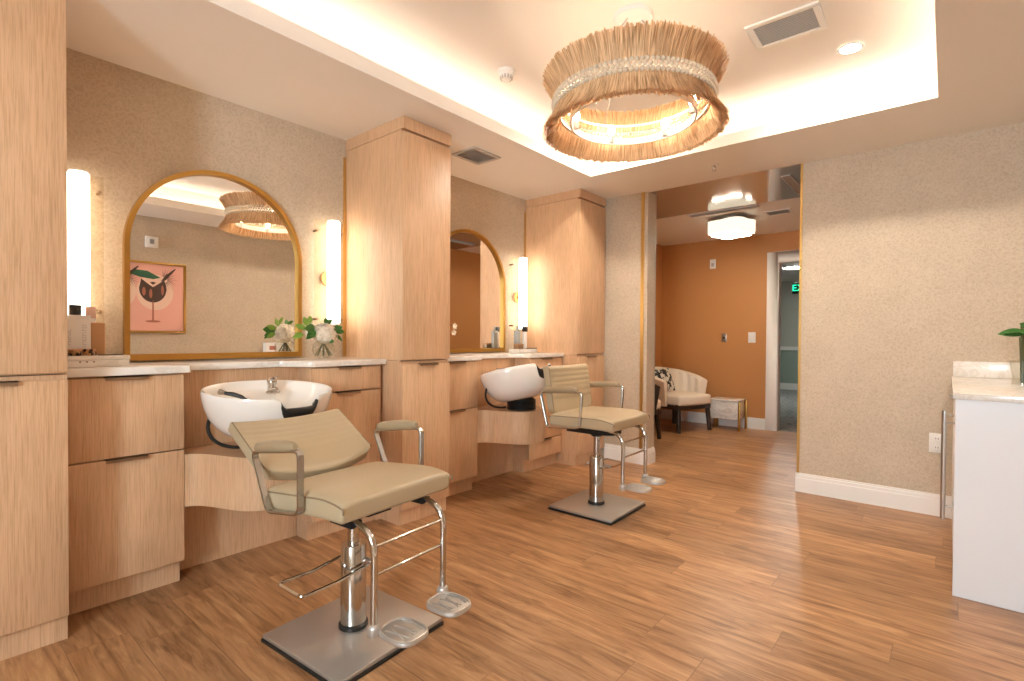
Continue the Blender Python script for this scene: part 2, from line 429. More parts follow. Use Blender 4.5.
# baseboards with a stepped top
def bboard(name, runs, mt=M['white']):
    b = MB()
    for x0, x1, y0, y1, nx, ny in runs:      # nx, ny: outward normal; box lies on wall face
        for th, z0, z1 in ((.016, 0, .100), (.011, .100, .122), (.006, .122, .135)):
            if nx: b.box(x0 if nx > 0 else x0 - th, x0 + th if nx > 0 else x0, y0, y1, z0, z1)
            else: b.box(x0, x1, y0 if ny > 0 else y0 - th, y0 + th if ny > 0 else y0, z0, z1)
    return struct(name, b, mt)
bboard('baseboard_back', [(-0.812 - .016, .045, YB, YB, 0, -1), (-0.812, 0, YB, YB + .14, -1, 0)])
bboard('baseboard_partition', [(-2.385, -1.985 + .016, 4.155, 0, 0, -1), (-1.985, 0, 4.155, 4.315, 1, 0)])
bboard('baseboard_far', [(-2.993, -1.668, YO, 0, 0, -1)])
bboard('baseboard_right', [(XR, 0, YREAR, 2.9, -1, 0)])
# gold edge trims
struct('trim_3', MB().box(-0.822, -0.806, YB - .006, YB + .02, .135, ZC), M['goldtrim'])
struct('trim_4', MB().box(-2.046, -2.016, 4.149, 4.157, .135, ZC), M['goldtrim'])
struct('trim_5', MB().box(XW, XW + .006, 1.835, 1.853, .97, 2.25), M['goldtrim'])
struct('trim_6', MB().box(XW, XW + .006, 1.835 + BAY, 1.853 + BAY, .97, 2.25), M['goldtrim'])
struct('trim_7', MB().box(-1.990, -1.982, 4.31, 4.317, .135, ZC), M['nickel'])
# corridor beyond the door
cw = MB().box(-5.5, 3.5, 12.5, 12.6, .0, ZC + .05)
struct('wall_corridor_end', MB().box(-5.5, 3.5, 12.5, 12.6, .92, ZC + .05), M['greige'])
struct('wall_corridor_dado', MB().box(-5.5, 3.5, 12.49, 12.6, 0, .86), M['sage'])
struct('trim_8', MB().box(-5.5, 3.5, 12.46, 12.6, .86, .94), M['white'])
struct('baseboard_corridor', MB().box(-5.5, 3.5, 12.47, 12.49, 0, .14), M['white'])
struct('ceiling_corridor', MB().box(-5.5, 3.5, YO + .12, 12.6, ZC, ZC + .05), M['white'])
struct('wall_corridor_left', MB().box(-5.6, -5.5, YO + .12, 12.6, 0, ZC), M['greige'])
struct('wall_corridor_right', MB().box(3.5, 3.6, YO + .12, 12.6, 0, ZC), M['greige'])

# ------------------------------------------------------------------ cabinets
def pull(parent, xf, y0, y1, z):
    """bronze edge pull lipped over the top of a front"""
    b = MB().box(xf - .012, xf + .016, y0, y1, z - .001, z + .003).box(xf + .012, xf + .016, y0, y1, z - .012, z + .003)
    return obj('handle', b, M['bronze'], parent)

def tower(y0, y1, label, py0, py1):
    r = thing('tower_cabinet', label, 'cabinet', (-2.69, (y0 + y1) / 2, 0), group='tall oak tower cabinets')
    xb = -2.410
    obj('upper_body', MB().box(XW + .001, xb, y0, y1, .960, 2.292), M['oak'], r)
    obj('lower_body', MB().box(XW + .001, xb, y0, y1, .10, .957), M['oak'], r)
    obj('toe_kick', MB().box(XW + .001, -2.418, y0 + .001, y1 - .001, 0, .10), M['oak'], r)
    obj('crown_panel', MB().box(XW + .001, -2.388, y0 - .001, y1 + .001, 2.295, ZC - .001), M['oak'], r)
    obj('door', MB().box(xb + .002, -2.388, y0 - .001, y1 - .002, .966, 2.274), M['oak'], r, bevel=.001)
    d = obj('door', MB().box(xb + .002, -2.388, y0 - .001, y1 - .002, .096, .940), M['oak'], r, bevel=.001)
    pull(d, -2.388, py0, py1, .941)
    return r
tower(-0.06, 0.380, 'tall oak tower cabinet at the left edge of the picture', .10, .249)
tower(1.855, 2.222, 'tall oak tower cabinet standing between the two wash stations', 1.973, 2.114)
tower(1.855 + BAY, 4.135, 'tall oak tower cabinet at the end, beside the wallpapered partition', 3.82, 3.97)

def base_cab(y0, y1, fronts, label, group):
    r = thing('base_cabinet', label, 'cabinet', (-2.78, (y0 + y1) / 2, 0), group=group)
    obj('body', MB().box(XW + .001, -2.582, y0, y1, .105, .933), M['oak'], r)
    obj('toe_kick', MB().box(XW + .001, -2.614, y0 + .003, y1 - .003, 0, .105), M['oak'], r)
    for z0, z1, p0, p1 in fronts:
        d = obj('drawer', MB().box(-2.580, -2.560, y0 + .001, y1 - .001, z0, z1), M['oak'], r, bevel=.001)
        pull(d, -2.560, p0, p1, z1 + .001)
    return r
for k, (w1, w2) in enumerate((('nearest wash station, left of its basin', 'nearest wash station, right of its basin'),
                              ('far wash station, left of its basin', 'far wash station, half hidden by its chair'))):
    s = k * BAY
    base_cab((.3825, 2.226)[k], .798 + s, [(.108, .597, .518 + s, .660 + s), (.603, .928, .518 + s, .662 + s)],
             'two-drawer oak base cabinet at the ' + w1, 'oak base cabinets with two drawers')
    base_cab(1.395 + s, (1.826 + s, 1.850 + s)[k], [(.108, .252, 1.535 + s, 1.680 + s), (.258, .790, 1.535 + s, 1.680 + s), (.797, .928, 1.546 + s, 1.685 + s)],
             'oak base cabinet with shallow top drawer, ' + w2, 'oak base cabinets with a shallow top drawer')
# filler between base cabinet and tower
for k in (0,):
    tag(obj('filler_panel', MB().box(XW + .001, -2.60, 1.8265, 1.8545, 0, .933), M['oak']), 'narrow oak filler strip between base cabinet and middle tower cabinet', 'panel')

# countertops with recessed middle
def counter(s, ya, yb, label):
    pts = [(XW + .001, ya), (-2.540, ya), (-2.540, .808 + s)]
    for i in range(9):
        t = i / 8; e = t * t * (3 - 2 * t); pts.append((-2.540 - .150 * e, .812 + .05 * t + s))
    for i in range(13):
        t = i / 12; e = t * t * (3 - 2 * t); pts.append((-2.690 + .150 * e, 1.26 + .15 * t + s))
    pts += [(-2.540, yb), (XW + .001, yb)]
    o = obj('countertop', MB().prism(pts, .936, .968), M['quartz'], bevel=.003)
    return tag(o, label, 'countertop', 'veined stone countertops')
counter(0, .3815, 1.8535, 'pale veined stone countertop over the nearest wash station')
counter(BAY, 2.224, 1.8535 + BAY, 'pale veined stone countertop over the far wash station')

# knee space panels and curved apron shelf
for k in (0, 1):
    s = k * BAY; w = ('nearest', 'far')[k]
    r = thing('basin_housing', 'oak basin housing with a bow-fronted shelf at the %s wash station' % w, 'cabinet', (-2.7, 1.095 + s, 0), group='oak basin housings')
    ya, yb = .799 + s, 1.394 + s
    obj('back_panel', MB().box(-2.735, -2.713, ya, yb, .574, .934), M['oak'], r)
    obj('lower_panel', MB().box(-2.750, -2.728, ya, yb, 0, .340), M['oak'], r)
    prof = [(0, -2.562), (.03, -2.556), (.06, -2.525), (.085, -2.46), (.11, -2.385), (.14, -2.315), (.18, -2.268), (.235, -2.243), (.2975, -2.236)]
    # smooth the S-curve
    import bisect
    def sx(t):
        t = min(t, .595 - t); i = max(0, min(len(prof) - 2, bisect.bisect([p[0] for p in prof], t) - 1))
        a, b = prof[i], prof[i + 1]; return a[1] + (b[1] - a[1]) * (t - a[0]) / (b[0] - a[0])
    N = 60; fine = [sum(sx(max(0, min(.595, .595 * (i + d) / N))) for d in (-2, -1, 0, 1, 2)) / 5 for i in range(N + 1)]
    pts = [(-2.712, ya)] + [(fine[i], ya + .595 * i / N) for i in range(N + 1)] + [(-2.712, yb)]
    obj('apron', MB().prism(pts, .342, .573), M['oak'], r, smooth=30)

# ------------------------------------------------------------------ mirrors
def arch_pts(y0, y1, z0, zs, n=40):
    R = (y1 - y0) / 2; c = (y0 + y1) / 2
    return [(y0, z0), (y1, z0)] + [(c + R * math.cos(PI * i / n), zs + R * math.sin(PI * i / n)) for i in range(n + 1)]
def mirror(s, label):
    y0, y1, z0, zs = .672 + s, 1.542 + s, .978, 1.532
    r = thing('arched_mirror', label, 'mirror', (XW, 1.107 + s, z0), group='gold framed arched mirrors')
    A = arch_pts(y0, y1, z0, zs); B = arch_pts(y0 + .022, y1 - .022, z0 + .030, zs)
    n = len(A); mb = MB(); x0, x1 = XW + .001, XW + .034
    vs = [(x0, *p) for p in A] + [(x1, *p) for p in A] + [(x0, *p) for p in B] + [(x1, *p) for p in B]
    fs = []
    for i in range(n):
        j = (i + 1) % n
        fs += [(i, j, n + j, n + i), (2 * n + i, 3 * n + i, 3 * n + j, 2 * n + j), (n + i, n + j, 3 * n + j, 3 * n + i), (i, 2 * n + i, 2 * n + j, j)]
    mb.add(vs, fs); obj('frame', mb, M['gold'], r, smooth=30)
    g = MB(); C = arch_pts(y0 + .018, y1 - .018, z0 + .02, zs)
    vs = [(XW + .004, *p) for p in C] + [(XW + .012, *p) for p in C]; n = len(C)
    g.add(vs, [tuple(range(n)), tuple(range(2 * n - 1, n - 1, -1))] + [(i, (i + 1) % n, n + (i + 1) % n, n + i) for i in range(n)])
    obj('mirror_glass', g, M['mirror'], r)
    return r
mirror(0, 'gold framed arched mirror at the nearest wash station, reflecting lamp and picture')
mirror(BAY, 'gold framed arched mirror at the far wash station, partly behind the middle tower')

# ------------------------------------------------------------------ sconces
def sconce(y, label):
    r = thing('wall_sconce', label, 'sconce', (XW, y, 1.17), group='vertical tube wall sconces')
    p = MB().box(XW + .030, XW + .036, y - .098, y + .098, 1.155, 1.815)
    obj('backplate', p, M['glassplate'], r, bevel=.002)
    for dy in (-.083, .083):
        for z in (1.205, 1.745):
            b = MB().tube([(XW + .001, y + dy, z), (XW + .046, y + dy, z)], .007, 12)
            obj('bolt', b, M['bronze'], r, smooth=40)
    mt = MB().tube([(XW + .001, y, 1.46), (XW + .030, y, 1.46)], .045, 24)
    obj('wall_mount', mt, M['gold'], r, smooth=40)
    t = MB().lathe([(.034, 1.178), (.038, 1.184), (.038, 1.800), (.034, 1.806)], (XW + .088, y), 24)
    obj('glass_tube', t, M['tube'], r, smooth=40)
    for z0, z1 in ((1.168, 1.178), (1.806, 1.812)):
        obj('end_cap', MB().lathe([(.033, z0), (.033, z1)], (XW + .088, y), 24), M['white'], r, smooth=40)
    obj('bracket', MB().tube([(XW + .034, y, 1.46), (XW + .062, y, 1.46)], .010, 12), M['gold'], r, smooth=40)
    return r
sconce(.497, 'vertical tube sconce between left tower cabinet and nearest mirror')
sconce(1.717, 'vertical tube sconce between nearest mirror and middle tower cabinet')
sconce(1.717 + BAY, 'vertical tube sconce right of the far mirror')
sconce(.497 + BAY, 'vertical tube sconce left of the far mirror, hidden behind middle tower')

# ------------------------------------------------------------------ shampoo basins
def basin(yc, tilt, zc, label, px=0, py=0):
    r = thing('shampoo_basin', label, 'basin', (-2.40, yc, .574), group='white shampoo basins')
    a0, b0 = .245, .282; N = 96
    prof = [(.30, -.205), (.40, -.204), (.54, -.196), (.68, -.176), (.80, -.145), (.89, -.108), (.955, -.062), (.99, -.020),
            (1.0, .004), (.988, .013), (.968, .012), (.945, .002), (.91, -.022), (.86, -.060), (.74, -.105), (.55, -.132), (.30, -.145), (.05, -.150)]
    deck = [(.968, .012), (.945, .000), (.925, -.025), (.90, -.036), (.66, -.038), (.60, -.048), (.56, -.09), (.42, -.130), (.26, -.145), (.05, -.150)]
    def outer(z):
        for (s0, z0), (s1, z1) in zip(prof[:9], prof[1:9]):
            if z0 <= z <= z1: return s0 + (s1 - s0) * (z - z0) / (z1 - z0 + 1e-9)
        return 1.0
    PC = math.radians(4)
    def cut(ph):
        q = abs(ph - PC) / math.radians(20)
        return -.040 + .06 * max(0, min(1, (q - .62) / .38)) ** 2 if q < 1 else 1
    vs = []; fs = []
    for i, (s, z) in enumerate(prof):
        for j in range(N):
            ph = -PI + 2 * PI * j / N
            ss, zz = s, z
            if i >= 8:                                         # raised tap deck at the back
                w = max(0, min(1, (abs(ph) - 2.35) / .35)); w = w * w * (3 - 2 * w)
                di = max(0, i - 10)
                if i >= 10 and di < len(deck):
                    ds, dz = deck[min(len(deck) - 1, di + (1 if di > 0 else 0))]
                    if w > 0: ss = s * (1 - w) + ds * w; zz = z * (1 - w) + dz * w
            zz = min(zz, cut(ph) + (.0 if i < 9 else .004))
            ex = 1 + .06 * max(0, math.cos(ph)) ** 3 * (1 if s > .5 else 0)
            vs.append((a0 * ss * math.cos(ph) * ex, b0 * ss * math.sin(ph), zz))
    for i in range(len(prof) - 1):
        for j in range(N):
            a = i * N + j; b = i * N + (j + 1) % N; fs.append((a, b, b + N, a + N))
    fs.append(tuple(range(N - 1, -1, -1))); fs.append(tuple((len(prof) - 1) * N + j for j in range(N)))
    R = Matrix.Translation((0, 0, zc - .574)) @ Matrix.Rotation(tilt, 4, 'Y')
    obj('bowl', MB().add(vs, fs).xform(R), M['porcelain'], r, local=True, smooth=60)
    # black neck rest lining the notch, inside and over the outer face
    vs = []; fs = []; K = 24
    for j in range(K + 1):
        ph = PC + math.radians(-17.5 + 35 * j / K); c = min(cut(ph), .006); e = 1 + .06 * math.cos(ph) ** 3
        drop = .012 + .046 * max(0, 1 - ((j - K / 2) / (K / 2)) ** 2) ** .6; zb = c - drop; sb0 = outer(zb)
        sm = (outer(c - drop * .5)) + .018
        edge = [(.90, c - .012), (.945, c + .006), (.985, c + .012), (1.020, c + .006), (max(1.015, sm), c - drop * .35), (sb0 + .018, zb), (sb0 - .01, zb)]
        for s, z in edge: vs.append((a0 * s * math.cos(ph) * e, b0 * s * math.sin(ph), z))
    m = 7
    for j in range(K):
        for i in range(m):
            a = j * m + i; b = j * m + (i + 1) % m; fs.append((a, b, b + m, a + m))
    fs += [tuple(range(m)), tuple(K * m + i for i in range(m - 1, -1, -1))]
    obj('neck_rest', MB().add(vs, fs).xform(R), M['black'], r, local=True, smooth=60)
    # tap: chrome lever mixer on the deck
    fx = -.140; fy = .072; fz = -.037
    f = MB().lathe([(.026, 0), (.026, .006), (.020, .012), (.019, .040), (.023, .046), (.023, .060), (.016, .072), (.004, .076)], (0, 0), 20)
    f.tube([(.01, 0, .022), (.05, 0, .030), (.075, 0, .018)], [.010, .009, .008], 10).shift((fx, fy, fz))
    fo_ = obj('faucet', f.xform(R), M['chrome'], r, local=True, smooth=40)
    obj('lever', MB().tube([(fx, fy, fz + .070), (fx + .015, fy + .004, fz + .080), (fx + .04, fy + .010, fz + .084)], [.007, .006, .005], 8).xform(R), M['chrome'], fo_, local=True, smooth=40)
    # hand shower resting on the left of the bowl
    h = MB().tube([(.045, -.212, .016), (.065, -.188, .013), (.088, -.165, .005), (.105, -.150, -.008)], [.008, .010, .009, .007], 10)
    ho = obj('hand_shower', h.xform(R), M['black'], r, local=True, smooth=40)
    obj('spray_head', MB().tube([(.022, -.226, .019), (.046, -.211, .017)], [.013, .009], 12).xform(R), M['chrome'], ho, local=True, smooth=40)
    # ribbed black pedestal joint standing on the housing shelf
    pz = zc - .574 - .20
    pr_ = [(.100, .0015), (.108, .010)]
    for i in range(4):
        z = .014 + i * (pz - .02) / 4; pr_ += [(.108, z), (.101, z + .006), (.108, z + .012)]
    pr_ += [(.105, pz), (.08, pz + .012)]
    obj('pedestal', MB().lathe(pr_, (px, py), 32), M['black'], r, local=True, smooth=40)
    # water hose looping under the left side
    hp = bez((-.06, -.225, zc - .574 - .085), (-.10, -.26, .10), (-.06, -.22, .012), (-.02, -.085, .024), 16)
    obj('hose', MB().tube(hp, .0075, 10), M['black'], r, local=True, smooth=40)
    return r
basin(1.10, math.radians(5.5), .842, 'white shampoo basin tipped forward towards the nearest chair')
basin(1.025 + BAY, math.radians(-15), .848, 'white shampoo basin tipped back behind the far chair', .02, .045)

# ------------------------------------------------------------------ styling chairs
def cushion(W, D, H, cx, cz, N=14, edge=.03, crown=.012, side_bow=0.0):
    """soft block: width along y, depth along x, rounded edges"""
    mb = MB(); vs = []; fs = []
    return mb
def chair(name, cx, cy, ang, lift, back, label, lev=-1):
    r = thing(name, label, 'chair', (cx, cy, 0), math.radians(ang), 'khaki styling chairs')
    L = dict(local=True)
    # square steel base on a black rubber edge
    b = MB().prism([(-.212, -.232), (.232, -.232), (.232, .232), (-.212, .232)], .012, .028)
    obj('base_plate', b, M['steel'], r, bevel=.004, **L)
    b = MB().prism([(-.216, -.236), (.236, -.236), (.236, .236), (-.216, .236)], 0, .012)
    obj('rubber_edge', b, M['black'], r, bevel=.002, **L)
    ct = .335
    obj('cylinder', MB().lathe([(.046, .040), (.046, ct - .006), (.042, ct), (.024, ct + .001)], (0, 0), 36), M['chrome'], r, smooth=40, **L)
    obj('collar', MB().lathe([(.053, .028), (.053, .040), (.0465, .046)], (0, 0), 36), M['black'], r, smooth=40, **L)
    obj('piston', MB().lathe([(.022, ct), (.022, .47 + lift)], (0, 0), 24), M['chrome'], r, smooth=40, **L)
    # foot pump lever: a bent wire loop with a pivot knob
    z = .272
    lv = rounded_poly([(-.072, -lev * .045, z), (-.072, lev * .12, z - .018), (-.072, lev * .255, z - .012), (.068, lev * .255, z - .018), (.070, lev * .12, z - .018), (.070, -lev * .045, z)], .02)
    lo = obj('pump_lever', MB().tube(lv[2:-2], .0055, 8), M['chrome'], r, smooth=40, **L)
    obj('pivot_bolt', MB().tube([(-.085, .030, z), (.088, .030, z)], .010, 12), M['nickel'], lo, smooth=40, **L)
    # under-seat mechanism
    up = back == 'upright'
    zs = .50 + lift - (0 if up else .004)
    mbm = MB().prism([(-.17, -.10), (.08, -.10), (.15, -.05), (.15, .05), (.08, .10), (-.17, .10)], zs - (.045 if up else .022), zs + .008)
    mbm.lathe([(.035, zs - .07), (.05, zs - .046)], (0, 0), 20)
    obj('seat_mount', mbm, M['blackmetal'], r, bevel=.003, **L)
    # seat cushion: padded slab, front edge rolled down
    NX, NY = 22, 18; vs = []; fs = []
    x0, x1, hw = (-.205 if up else -.172), (.252 if up else .272), .252
    pitch = math.radians(-1.5 if up else -5.5)
    def top(u, v_):
        x = x0 + (x1 - x0) * u; w = hw * (1 - .03 * u)
        y = -w + 2 * w * v_
        z = .080 + .008 * math.sin(PI * v_) * math.sin(PI * min(1, u * 1.1))
        d = abs(v_ - .5) * 2; z -= .010 * max(0, (d - .80) / .20) ** 2
        z -= .024 * max(0, (u - .70) / .30) ** 2
        z -= .012 * max(0, (.08 - u) / .08) ** 2
        return x, y, z
    for side in (0, 1):
        for i in range(NX + 1):
            for j in range(NY + 1):
                u, v_ = i / NX, j / NY; x, y, z = top(u, v_)
                if side: z = -.010 * max(0, (u - .6) / .4) ** 1.5; x -= .014 * max(0, (u - .8) / .2); y *= .985
                vs.append((x, y, z))
    S = (NX + 1) * (NY + 1)
    for i in range(NX):
        for j in range(NY):
            a = i * (NY + 1) + j; fs += [(a, a + 1, a + NY + 2, a + NY + 1), (S + a, S + a + NY + 1, S + a + NY + 2, S + a + 1)]
    per = [(i, 0) for i in range(NX)] + [(NX, j) for j in range(NY)] + [(i, NY) for i in range(NX, 0, -1)] + [(0, j) for j in range(NY, 0, -1)]
    idx = [i * (NY + 1) + j for i, j in per]
    for q in range(len(idx)):
        a, b_ = idx[q], idx[(q + 1) % len(idx)]; fs.append((a, S + a, S + b_, b_))
    Rm = Matrix.Translation((0, 0, zs + .012)) @ Matrix.Rotation(pitch, 4, 'Y')
    seat = obj('seat', MB().add(vs, fs).xform(Rm), M['vinyl'], r, bevel=.014, seg=4, smooth=50, **L)
    for sgn in (-1, 1):                                     # piping along the top side seams and rounded front corner
        pp = []
        for i in range(NX + 1):
            x, y, z = top(i / NX, 0 if sgn < 0 else 1); pp.append((x, y * .992, z - .006))
        x, y, z = pp[-1]; pp.append((x + .001, y, z - .016))
        obj('piping', MB().tube([Rm @ Vector(p) for p in pp], .0032, 6), M['piping'], seat, smooth=60, **L)
    # backrest
    NB, NW = 60, 16; vs = []; fs = []; Wb, Hb = .236, .300
    if back == 'reclined':
        org = Vector((-.202, 0, .580)); dirv = Vector((-.262, 0, .158)).normalized()
    else:
        org = Vector((-.222, 0, .580 + lift)); dirv = Vector((-.045, 0, .30)).normalized()
    nrm = Vector((dirv.z, 0, -dirv.x))                      # towards the sitter
    for side in (0, 1):
        for i in range(NB + 1):
            for j in range(NW + 1):
                u, v_ = i / NB, j / NW; w = Wb * (1 - (.10 if u < .12 else 0) * ((.12 - u) / .12) ** 2)
                p = org + dirv * (Hb * u - .030 * (1 - (2 * v_ - 1) ** 2) * max(0, 1 - u * 2.2)); y = -w + 2 * w * v_
                curve = .016 * (2 * v_ - 1) ** 2
                if side == 0:
                    ch = 0
                    if .30 < u < .97: ch = .0030 * abs(math.sin(PI * (u - .30) / .67 * 6)) ** .6 if back == 'upright' else .0016 * abs(math.sin(PI * (u - .30) / .67 * 7)) ** .6
                    t = .034 + ch - .010 * max(0, (u - .93) / .07) ** 2 - .010 * max(0, (.07 - u) / .07) ** 2 + curve
                else: t = -.016 + curve
                q = p + nrm * t; vs.append((q.x, y, q.z))
    S = (NB + 1) * (NW + 1)
    for i in range(NB):
        for j in range(NW):
            a = i * (NW + 1) + j; fs += [(a, a + NW + 1, a + NW + 2, a + 1), (S + a, S + a + 1, S + a + NW + 2, S + a + NW + 1)]
    per = [(i, 0) for i in range(NB)] + [(NB, j) for j in range(NW)] + [(i, NW) for i in range(NB, 0, -1)] + [(0, j) for j in range(NW, 0, -1)]
    idx = [i * (NW + 1) + j for i, j in per]
    for q in range(len(idx)):
        a, b_ = idx[q], idx[(q + 1) % len(idx)]; fs.append((a, b_, S + b_, S + a))
    bk = obj('backrest', MB().add(vs, fs), M['vinyl'], r, bevel=.007, seg=3, smooth=50, **L)
    for sgn in (-1, 1):
        pp = [org + dirv * (Hb * u) + nrm * (.034 + .014) + Vector((0, sgn * Wb * .998, 0)) for u in (.06, .3, .6, .95)]
        obj('piping', MB().tube(pp, .003, 6), M['piping'], bk, smooth=60, **L)
    # bracket from mechanism to backrest
    p0 = Vector((-.08, 0, zs)); p1 = Vector((-.205, 0, zs + .015)); p2 = org + dirv * .02 - nrm * .014; p3 = org + dirv * .16 - nrm * .022
    obj('back_bracket', MB().tube([p0, p1, p2, p3], 1, flat=(.008, .05, (0, 0, 1))), M['blackmetal'], r, smooth=30, **L)
    # armrests: closed flat-bar loops with a pad
    for sgn in (-1, 1):
        y = sgn * .266; dz = lift * 1.15
        if back == 'reclined': cr = [(-.205, y, .693), (.080, y, .733), (.080, y, .530), (-.108, y, .502)]
        else: cr = [(-.262, y, .714 + dz * .9), (.048, y, .730 + dz), (.034, y, .512 + dz), (-.204, y, .494 + dz)]
        lp_ = rounded_poly(cr, .028, 5)
        ar = obj('armrest', MB().tube(lp_, 1, closed=True, flat=(.024, .010, (0, 1, 0))), M['castalu'], r, smooth=35, **L)
        a, b_ = Vector(cr[0]), Vector(cr[1]); up = Vector((0, 0, 1))
        pth = [a.lerp(b_, t) + up * (.012 + .004 * math.sin(PI * t)) for t in (.07, .12, .3, .5, .7, .85, .90)]
        pd = MB().tube(pth, [.010, .018, .021, .022, .021, .018, .010], 14)
        obj('arm_pad', pd, M['vinyl_arm'], ar, smooth=60, **L)
    # footrest: two bent posts, two rungs, cast foot plates
    fx = .005 if back == 'reclined' else -.035
    for sgn in (-1, 1):
        y = sgn * .155
        ps = bez((.17 + fx, y, zs + .004), (.27 + fx, y, zs + .004), (.300 + fx, y, zs - .02), (.302 + fx, y, zs - .09), 10) + [(.300 + fx, y, .195 + lift * .4)]
        po = obj('footrest_post', MB().tube(ps, .0115, 14), M['chrome'], r, smooth=50, **L)
        zf = .188 + lift * .9; pt = []
        cxp, cyp = .300 + fx + .078, y - sgn * .052
        for q in range(28):
            t = 2 * PI * q / 28; cc, ss_ = math.cos(t), math.sin(t)
            pt.append((cxp + .074 * math.copysign(abs(cc) ** .65, cc), cyp + .062 * math.copysign(abs(ss_) ** .65, ss_)))
        pl = MB().prism(pt, zf - .016, zf - .004)
        pl.lathe([(.019, zf - .024), (.021, zf - .018), (.021, zf + .006), (.015, zf + .014)], (.300 + fx, y), 18)
        pobj = obj('foot_plate', pl, M['castlight'], po, bevel=.003, smooth=40, **L)
        # raised rim and moulded lattice
        ri = [(cxp + (x - cxp) * .93, cyp + (yy - cyp) * .92, zf - .002) for x, yy in pt]
        gr = MB().tube(ri, .0042, 6, closed=True)
        for q in range(5):
            yy = cyp - .036 + q * .018
            gr.tube([(cxp - .042 + .01 * (q % 2), yy, zf - .003), (cxp + .008, yy + .010 * (-1) ** q, zf - .001), (cxp + .044, yy, zf - .003)], .0028, 5)
        obj('plate_tread', gr, M['castlight'], pobj, smooth=50, **L)
        obj('post_bracket', MB().box(.10 + fx, .215 + fx, y - .022, y + .022, zs - .012, zs + .009), M['blackmetal'], po, bevel=.003, **L)
    for z in (.442 + lift, .352 + lift):
        obj('rung', MB().tube([(.298 + fx, -.155, z), (.298 + fx, .155, z)], .0055, 10), M['chrome'], r, smooth=50, **L)
    return r
chair('styling_chair', -1.673, 1.076, 4.5, 0.0, 'reclined', 'khaki vinyl styling chair reclined at the nearest basin, on a square steel base', -1)
chair('styling_chair', -1.729, 2.905, 1.0, 0.035, 'upright', 'khaki vinyl styling chair with upright ribbed back at the far basin', 1)

# ------------------------------------------------------------------ raffia chandelier
CX, CY = -1.138, 2.203
ch = thing('raffia_chandelier', 'large round raffia fringe chandelier with a beaded waist under the tray ceiling', 'chandelier', (CX, CY, 2.06))
obj('ceiling_canopy', MB().lathe([(.0, ZT - .028), (.05, ZT - .028), (.088, ZT - .020), (.090, ZT - .001)], (CX, CY), 32), M['rod'], ch, smooth=50)
for k in range(3):
    t = 2 * PI * k / 3 + .4
    obj('hanging_rod', MB().tube([(CX + .035 * math.cos(t), CY + .035 * math.sin(t), ZT - .02), (CX + .333 * math.cos(t), CY + .333 * math.sin(t), 2.228)], .0025, 6), M['nickel'], ch)
def fringe(zr, R0, R1, z1, n, layers):
    mb = MB(); rnd = random.Random(int(zr * 1000))
    for L_ in range(layers):
        for k in range(n):
            t = 2 * PI * (k + rnd.random()) / n
            r0 = R0 + .004 * L_ - .006; r1 = R1 - .022 + .012 * L_ + rnd.gauss(0, .004); zz = z1 + rnd.gauss(0, .0045)
            t1 = t + rnd.gauss(0, .012); w = .0026 + rnd.random() * .0016; bow = rnd.gauss(-.006, .004)
            pts = []
            for q in range(4):
                s = q / 3; tt = t + (t1 - t) * s; rr = r0 + (r1 - r0) * s ** 1.25 + bow * math.sin(PI * s); z = zr + (zz - zr) * s
                tw = rnd.random() * .5
                dx, dy = -math.sin(tt + tw) * w, math.cos(tt + tw) * w
                c = (CX + rr * math.cos(tt), CY + rr * math.sin(tt), z)
                pts += [(c[0] - dx, c[1] - dy, z), (c[0] + dx, c[1] + dy, z)]
            mb.add(pts, [(0, 1, 3, 2), (2, 3, 5, 4), (4, 5, 7, 6)])
    return mb
obj('upper_fringe', fringe(2.205, .350, .398, 2.318, 900, 4), M['raffia'], ch)['kind'] = 'stuff'
obj('lower_fringe', fringe(2.175, .350, .402, 2.066, 900, 4), M['raffia'], ch)['kind'] = 'stuff'
for k, (z, R) in enumerate(((2.212, .362), (2.192, .366), (2.172, .362))):
    b = MB(); nb = 108
    for q in range(nb):
        t = 2 * PI * (q + .5 * (k % 2)) / nb; b.sphere((CX + R * math.cos(t), CY + R * math.sin(t), z), .0104, 8, 6)
    obj('bead_strand', b, M['bead'], ch, smooth=80)
rg = MB()
for zz, R in ((2.125, .285), (2.225, .335), (2.155, .335)):
    h = .016 if R < .3 else .005
    prof = [(R - .004, zz - h), (R + .004, zz - h), (R + .004, zz + h), (R - .004, zz + h)]
    n = 64; vs = [(CX + p[0] * math.cos(2 * PI * j / n), CY + p[0] * math.sin(2 * PI * j / n), p[1]) for p in prof for j in range(n)]
    rg.add(vs, [(i * n + j, i * n + (j + 1) % n, ((i + 1) % 4) * n + (j + 1) % n, ((i + 1) % 4) * n + j) for i in range(4) for j in range(n)])
for k in range(6):
    t = PI * k / 3; rg.tube([(CX + .285 * math.cos(t), CY + .285 * math.sin(t), 2.13), (CX + .335 * math.cos(t), CY + .335 * math.sin(t), 2.155)], .004, 6)
obj('ring_frame', rg, M['rod'], ch, smooth=50)
for k in range(6):
    t = PI * k / 3 + .35; x, y = CX + .265 * math.cos(t), CY + .265 * math.sin(t)
    so_ = obj('lamp_socket', MB().lathe([(.012, 2.112), (.014, 2.14), (.012, 2.146)], (x, y), 12), M['rod'], ch, smooth=50)
    obj('bulb', MB().lathe([(.008, 2.147), (.014, 2.158), (.0175, 2.172), (.015, 2.187), (.006, 2.197), (.001, 2.199)], (x, y), 14), M['bulb'], so_, smooth=60)

